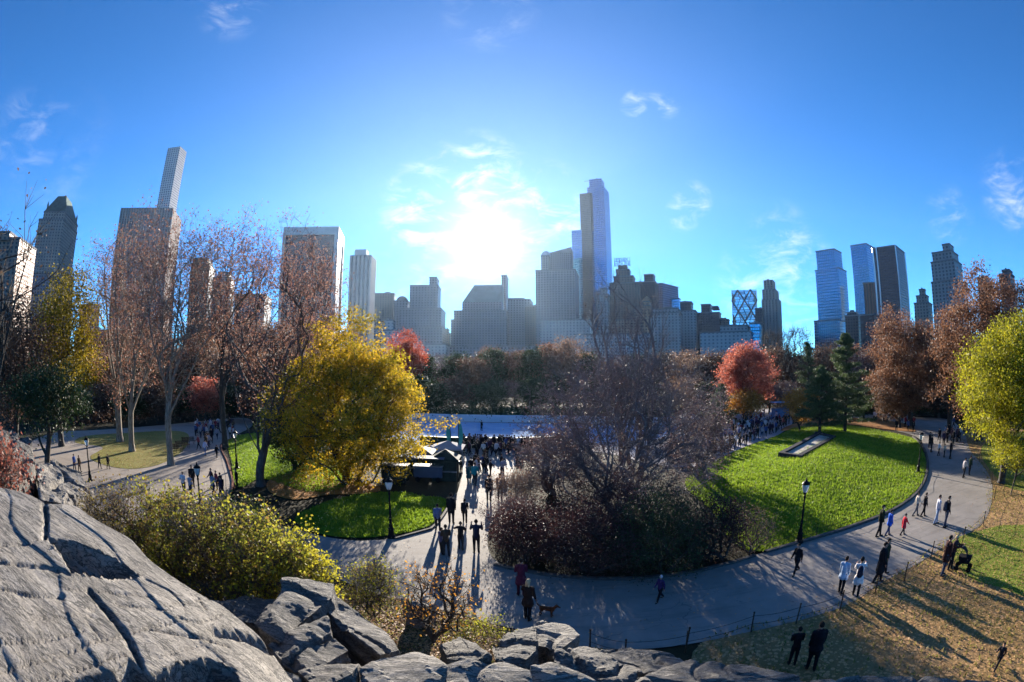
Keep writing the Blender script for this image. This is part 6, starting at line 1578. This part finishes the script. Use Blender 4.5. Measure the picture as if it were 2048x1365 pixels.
place(make_person(pose(0.05, fold), 'person in black with a white patch standing in shadow on the rock slope', BLK, BLK, HB, vox=0.018), 1583, 1330, 1275, 160, hill, 1.5)
place(make_person(pose(0.08, hang), 'large person in a black coat standing in shadow on the rock slope', BLK, BLK, HB, vox=0.018, build=1.25, coat=0.1), 1620, 1340, 1254, 160, hill, 1.85)

# dog on a leash beside the blonde person
def make_dog(label):
    root = empty('dog', (0, 0, 0), 0, label, 'dog')
    caps = [((0.30, 0, 0.46), (-0.02, 0, 0.45), 0.145, 0.125), ((-0.02, 0, 0.45), (-0.30, 0, 0.46), 0.12, 0.115), ((0.34, 0, 0.50), (0.50, 0, 0.66), 0.095, 0.075), ((0.52, 0, 0.70), (0.58, 0, 0.70), 0.085, 0.07), ((0.60, 0, 0.68), (0.73, 0, 0.65), 0.048, 0.034),
            ((-0.36, 0, 0.50), (-0.52, 0, 0.62), 0.035, 0.028), ((-0.52, 0, 0.62), (-0.60, 0, 0.78), 0.028, 0.018)]
    for s_ in (-1, 1):
        caps += [((0.28, 0.075*s_, 0.40), (0.27, 0.08*s_, 0.22), 0.062, 0.036), ((0.27, 0.08*s_, 0.22), (0.28, 0.08*s_, 0.05), 0.032, 0.026), ((0.28, 0.08*s_, 0.035), (0.33, 0.08*s_, 0.03), 0.034, 0.03),
                 ((-0.30, 0.08*s_, 0.42), (-0.24, 0.085*s_, 0.27), 0.085, 0.05), ((-0.24, 0.085*s_, 0.27), (-0.36, 0.085*s_, 0.17), 0.045, 0.03), ((-0.36, 0.085*s_, 0.17), (-0.34, 0.085*s_, 0.05), 0.028, 0.026), ((-0.34, 0.085*s_, 0.035), (-0.29, 0.085*s_, 0.03), 0.034, 0.03),
                 ((0.52, 0.06*s_, 0.76), (0.50, 0.095*s_, 0.68), 0.028, 0.022)]
    capsules(caps, 0.014, 'body', simple('dog_fur', (0.13, 0.045, 0.02), 0.9, 0.7, 5), root)
    g = MB(); g.lathe([(0.082, 0.585), (0.088, 0.6), (0.082, 0.615)], 0.43, 0, 12); g.build('collar', cloth((0.2, 0.02, 0.02)), root)
    return root
dg = make_dog('reddish brown dog on a leash beside the blonde person')
dg.location = on_z(1093, 1232); dg.rotation_euler = (0, 0, R(-25)); dg.scale = (0.75,)*3
A_ = on_z(1055, 1240) + Vector((0.28, 0.05, 0.85)); B2 = dg.matrix_world.translation + Vector(dg.location) + Vector((0.29, -0.13, 0.46))
b = MB(); prev = A_
for i in range(1, 9):
    t = i/8; q = A_.lerp(B2, t) - Vector((0, 0, 0.18*math.sin(math.pi*t))); b.tube(prev, q, 0.008, 0.008, 4, caps=False); prev = q
tag(b.build('leash', cloth((0.02, 0.02, 0.02))), 'dark leash between the blonde person and the dog', 'leash')

# pushchair beside the couple on the grass edge
P = on_z(1925, 1140); root = empty('pushchair', P, R(30), 'dark pushchair beside the couple on the grass edge', 'pushchair')
b = MB(); b.prism([(-0.22, -0.3), (0.22, -0.3), (0.22, 0.3), (-0.22, 0.3)], 0.38, 0.72, [(-0.24, -0.38), (0.24, -0.38), (0.24, 0.38), (-0.24, 0.38)]); b.build('seat', cloth(BLK), root)
b = MB()
for i in range(6):
    a0, a1 = math.pi*0.5*i/6, math.pi*0.5*(i+1)/6
    b.face([(-0.25, 0.38 - 0.45*math.sin(a0), 0.72 + 0.42*math.cos(a0)), (0.25, 0.38 - 0.45*math.sin(a0), 0.72 + 0.42*math.cos(a0)), (0.25, 0.38 - 0.45*math.sin(a1), 0.72 + 0.42*math.cos(a1)), (-0.25, 0.38 - 0.45*math.sin(a1), 0.72 + 0.42*math.cos(a1))])
b.build('hood', cloth(DK), root)
b = MB()
for s_ in (-1, 1): b.tube((0.24*s_, -0.35, 0.2), (0.24*s_, 0.62, 1.02), 0.014, 0.014, 6); b.tube((0.24*s_, 0.38, 0.16), (0.24*s_, -0.1, 0.6), 0.014, 0.014, 6)
b.tube((-0.24, 0.62, 1.02), (0.24, 0.62, 1.02), 0.018, 0.018, 6); b.build('frame', M_metal, root)
for sx, sy in ((-1, -0.35), (1, -0.35), (-1, 0.38), (1, 0.38)):
    b = MB(); b.tube((0.26*sx - 0.02, sy, 0.14), (0.26*sx + 0.02, sy, 0.14), 0.14, 0.14, 14); b.build('wheel', M_metal, root)

# crowds: single small figures, copies of a few poses, clothing colours differ
def crowd_proto(J, cols, vox=0.035):
    """one mesh, four materials (jacket, trousers, skin, hair)"""
    parts = [(capsules([(J['pel'], J['chest'], 0.155, 0.17), (J['chest'], J['neck'], 0.155, 0.075), (J['shL'], J['shR'], 0.085, 0.085)] + [(J['sh'+n_], J['el'+n_], 0.073, 0.06) for n_ in 'LR'] + [(J['el'+n_], J['wr'+n_], 0.058, 0.045) for n_ in 'LR'], vox, 'p', cloth(cols[0])), 0),
             (capsules([(J['hip'+n_], J['kn'+n_], 0.10, 0.075) for n_ in 'LR'] + [(J['kn'+n_], J['an'+n_], 0.072, 0.05) for n_ in 'LR'] + [(J['an'+n_], J['toe'+n_], 0.045, 0.04) for n_ in 'LR'] + [(J['hipL'], J['hipR'], 0.11, 0.11)], vox, 'p', cloth(cols[1])), 1),
             (capsules([(J['neck'], J['head'], 0.055, 0.06), (J['head'], J['head'] + Vector((0, 0, 0.03)), 0.09, 0.09)] + [(J['wr'+n_], J['wr'+n_] + J['hd'+n_]*0.12, 0.036, 0.03) for n_ in 'LR'], vox*0.7, 'p', SKIN), 2),
             (capsules([(J['head'] + Vector((0, 0.025, 0.03)), J['head'] + Vector((0, 0.0, 0.06)), 0.092, 0.085)], vox*0.7, 'p', cloth(HB)), 3)]
    bm = bmesh.new()
    for o, mi in parts:
        n0 = len(bm.faces); bm.from_mesh(o.data); bm.faces.ensure_lookup_table()
        for f in bm.faces[n0:]: f.material_index = mi
    me = bpy.data.meshes.new('person'); bm.to_mesh(me); bm.free()
    for c in (cloth(cols[0]), cloth(cols[1]), SKIN, cloth(HB)): me.materials.append(c)
    for p in me.polygons: p.use_smooth = True
    for o, _ in parts: bpy.data.objects.remove(o)
    return me
cmesh = []
for (sw, arms) in ((0.05, hang), (0.3, swing), (0.1, fold), (0.35, swing)):
    for cols in ((BLK, BLK), ((0.25, 0.25, 0.30), NAVY), ((0.05, 0.03, 0.05), BLK), ((0.50, 0.48, 0.50), DK), ((0.22, 0.04, 0.05), BLK), ((0.05, 0.08, 0.2), BLK), (BRN, JEAN)):
        cmesh.append((crowd_proto(pose(sw, arms), cols), cols))
CN = {0: 'black', 1: 'grey', 2: 'dark plum', 3: 'pale', 4: 'dark red', 5: 'blue', 6: 'brown'}
rc = random.Random(9)
def crowd(spots, where, group, weights=(5, 2, 3, 1.5, 1, 1.5, 1.5), facing=None, hs=(1.55, 1.85)):
    for (px, py) in spots:
        ci = rc.choices(range(7), weights)[0]; po = rc.randrange(4); me, cols = cmesh[po*7 + ci]
        o = bpy.data.objects.new('person', me); COL.objects.link(o)
        P = on_z(px, py); o.location = P; o.rotation_euler = (0, 0, R(rc.uniform(0, 360) if facing is None else facing + rc.uniform(-40, 40)))
        k = rc.uniform(*hs)/1.76; o.scale = (k*rc.uniform(0.95, 1.1), k*rc.uniform(0.95, 1.1), k)
        tag(o, 'person in %s clothes %s' % (CN[ci], where), 'person', group)
def along(pts, n, jit):
    o = []
    for i in range(n):
        t = i/(n-1)*(len(pts)-1); a = min(len(pts)-2, int(t)); f = t - a
        o.append((pts[a][0] + (pts[a+1][0]-pts[a][0])*f + rc.uniform(-jit, jit), pts[a][1] + (pts[a+1][1]-pts[a][1])*f + rc.uniform(-jit*0.35, jit*0.35)))
    return o
crowd(along([(926, 897), (1000, 900), (1060, 902)], 46, 3), 'lined up at the rink barrier', 'people lined up at the rink barrier', (8, 1, 3, 0.5, 0.5, 1, 1), 180)
crowd(along([(930, 910), (1040, 912)], 20, 6), 'standing behind the line at the rink', 'people behind the line at the rink')
crowd([(rc.uniform(928, 1015), rc.uniform(925, 955)) for _ in range(12)], 'walking between the booths and the rink', 'people walking between booths and rink')
crowd([(963, 862)], 'skating alone on the far ice', 'lone skater', (1, 0, 0, 0, 0, 0, 0), 90)
crowd(along([(1395, 925), (1440, 912), (1500, 888), (1555, 862), (1578, 846)], 34, 4), 'along the lawn side of the plaza', 'people along the lawn side of the plaza')
crowd([(1400 + 160*t_ + rc.uniform(-14, 14), 900 - 62*t_ + rc.uniform(-14, 8)) for t_ in [rc.random()**1.3 for _ in range(70)]], 'in the plaza crowd beyond the lawn', 'people in the plaza crowd', (3, 3, 2, 3, 2, 3, 2))
crowd([(rc.uniform(1400, 1555), rc.uniform(842, 862)) for _ in range(26)], 'at the back of the plaza under the trees', 'people at the back of the plaza')
crowd([(rc.uniform(1740, 1760), 842) , (1752, 843), (1768, 845), (1775, 846)], 'in the far shade behind the lawn', 'pale people in the far shade behind the lawn', (0, 0, 0, 1, 0, 0, 0))
crowd([(rc.uniform(1790, 1835), rc.uniform(848, 868)) for _ in range(12)], 'on the shaded path behind the lawn', 'people on the shaded path behind the lawn')
crowd([(rc.uniform(1850, 1920), rc.uniform(855, 900)) for _ in range(14)], 'on the far right path under the trees', 'people on the far right path')
crowd([(rc.uniform(388, 470), rc.uniform(858, 880)) for _ in range(30)], 'in the crowd on the left path', 'people in the crowd on the left path', (3, 2, 2, 3, 1, 2, 1))
crowd([(rc.uniform(395, 425), rc.uniform(884, 905)) for _ in range(8)], 'walking past the benches on the left path', 'people walking past the benches')
crowd([(rc.uniform(320, 480), rc.uniform(975, 1010)) for _ in range(10)], 'passing behind the yellow bushes', 'people passing behind the yellow bushes')

# benches on the left path
def make_bench(label):
    root = empty('park_bench', (0, 0, 0), 0, label, 'bench', 'dark benches on the left path')
    b = MB()
    for i in range(4): b.box(0, -0.18 + 0.12*i, 0.45 + 0.002*i, 1.8, 0.09, 0.035)
    b.build('seat', M_postbrown, root)
    b = MB()
    for i in range(3): b.box(0, 0.27 + 0.03*i, 0.58 + 0.13*i, 1.8, 0.03, 0.09)
    b.build('backrest', M_postbrown, root)
    for s_ in (-0.75, 0, 0.75):
        b = MB(); b.tube((s_, -0.2, 0), (s_, -0.2, 0.43), 0.03, 0.03, 6); b.tube((s_, 0.25, 0), (s_, 0.35, 0.88), 0.03, 0.03, 6); b.tube((s_, -0.2, 0.42), (s_, 0.26, 0.42), 0.025, 0.025, 6); b.build('leg', M_metal, root)
    return root
bn = [((352, 905), 'dark bench nearest the straight pale plane tree', 60), ((366, 898), 'dark bench second from the plane tree', 60), ((378, 890), 'dark bench furthest up the left path', 60)]
b0 = make_bench(bn[0][1])
for i, (p, lb, rz) in enumerate(bn):
    o = b0 if i == 0 else copytree(b0, (0, 0, 0), 0, 1, lb)
    o.location = on_z(*p); o.rotation_euler.z = R(rz)

# ------------------------------------------------------------------ air
hz = bpy.data.materials.new('haze'); hz.use_nodes = True; t_ = hz.node_tree; t_.nodes.clear()
ho = t_.nodes.new('ShaderNodeOutputMaterial'); hv = t_.nodes.new('ShaderNodeVolumePrincipled')
hv.inputs['Color'].default_value = (0.55, 0.75, 1.0, 1); hv.inputs['Density'].default_value = 0.00004; hv.inputs['Anisotropy'].default_value = 0.6
t_.links.new(hv.outputs[0], ho.inputs['Volume'])
b = MB(); b.prism([(-1500, -60), (1500, -60), (1500, 1300), (-1500, 1300)], -3, 480)
tag(b.build('haze', hz), 'thin bluish air between the park and the skyline', None, None, 'stuff')
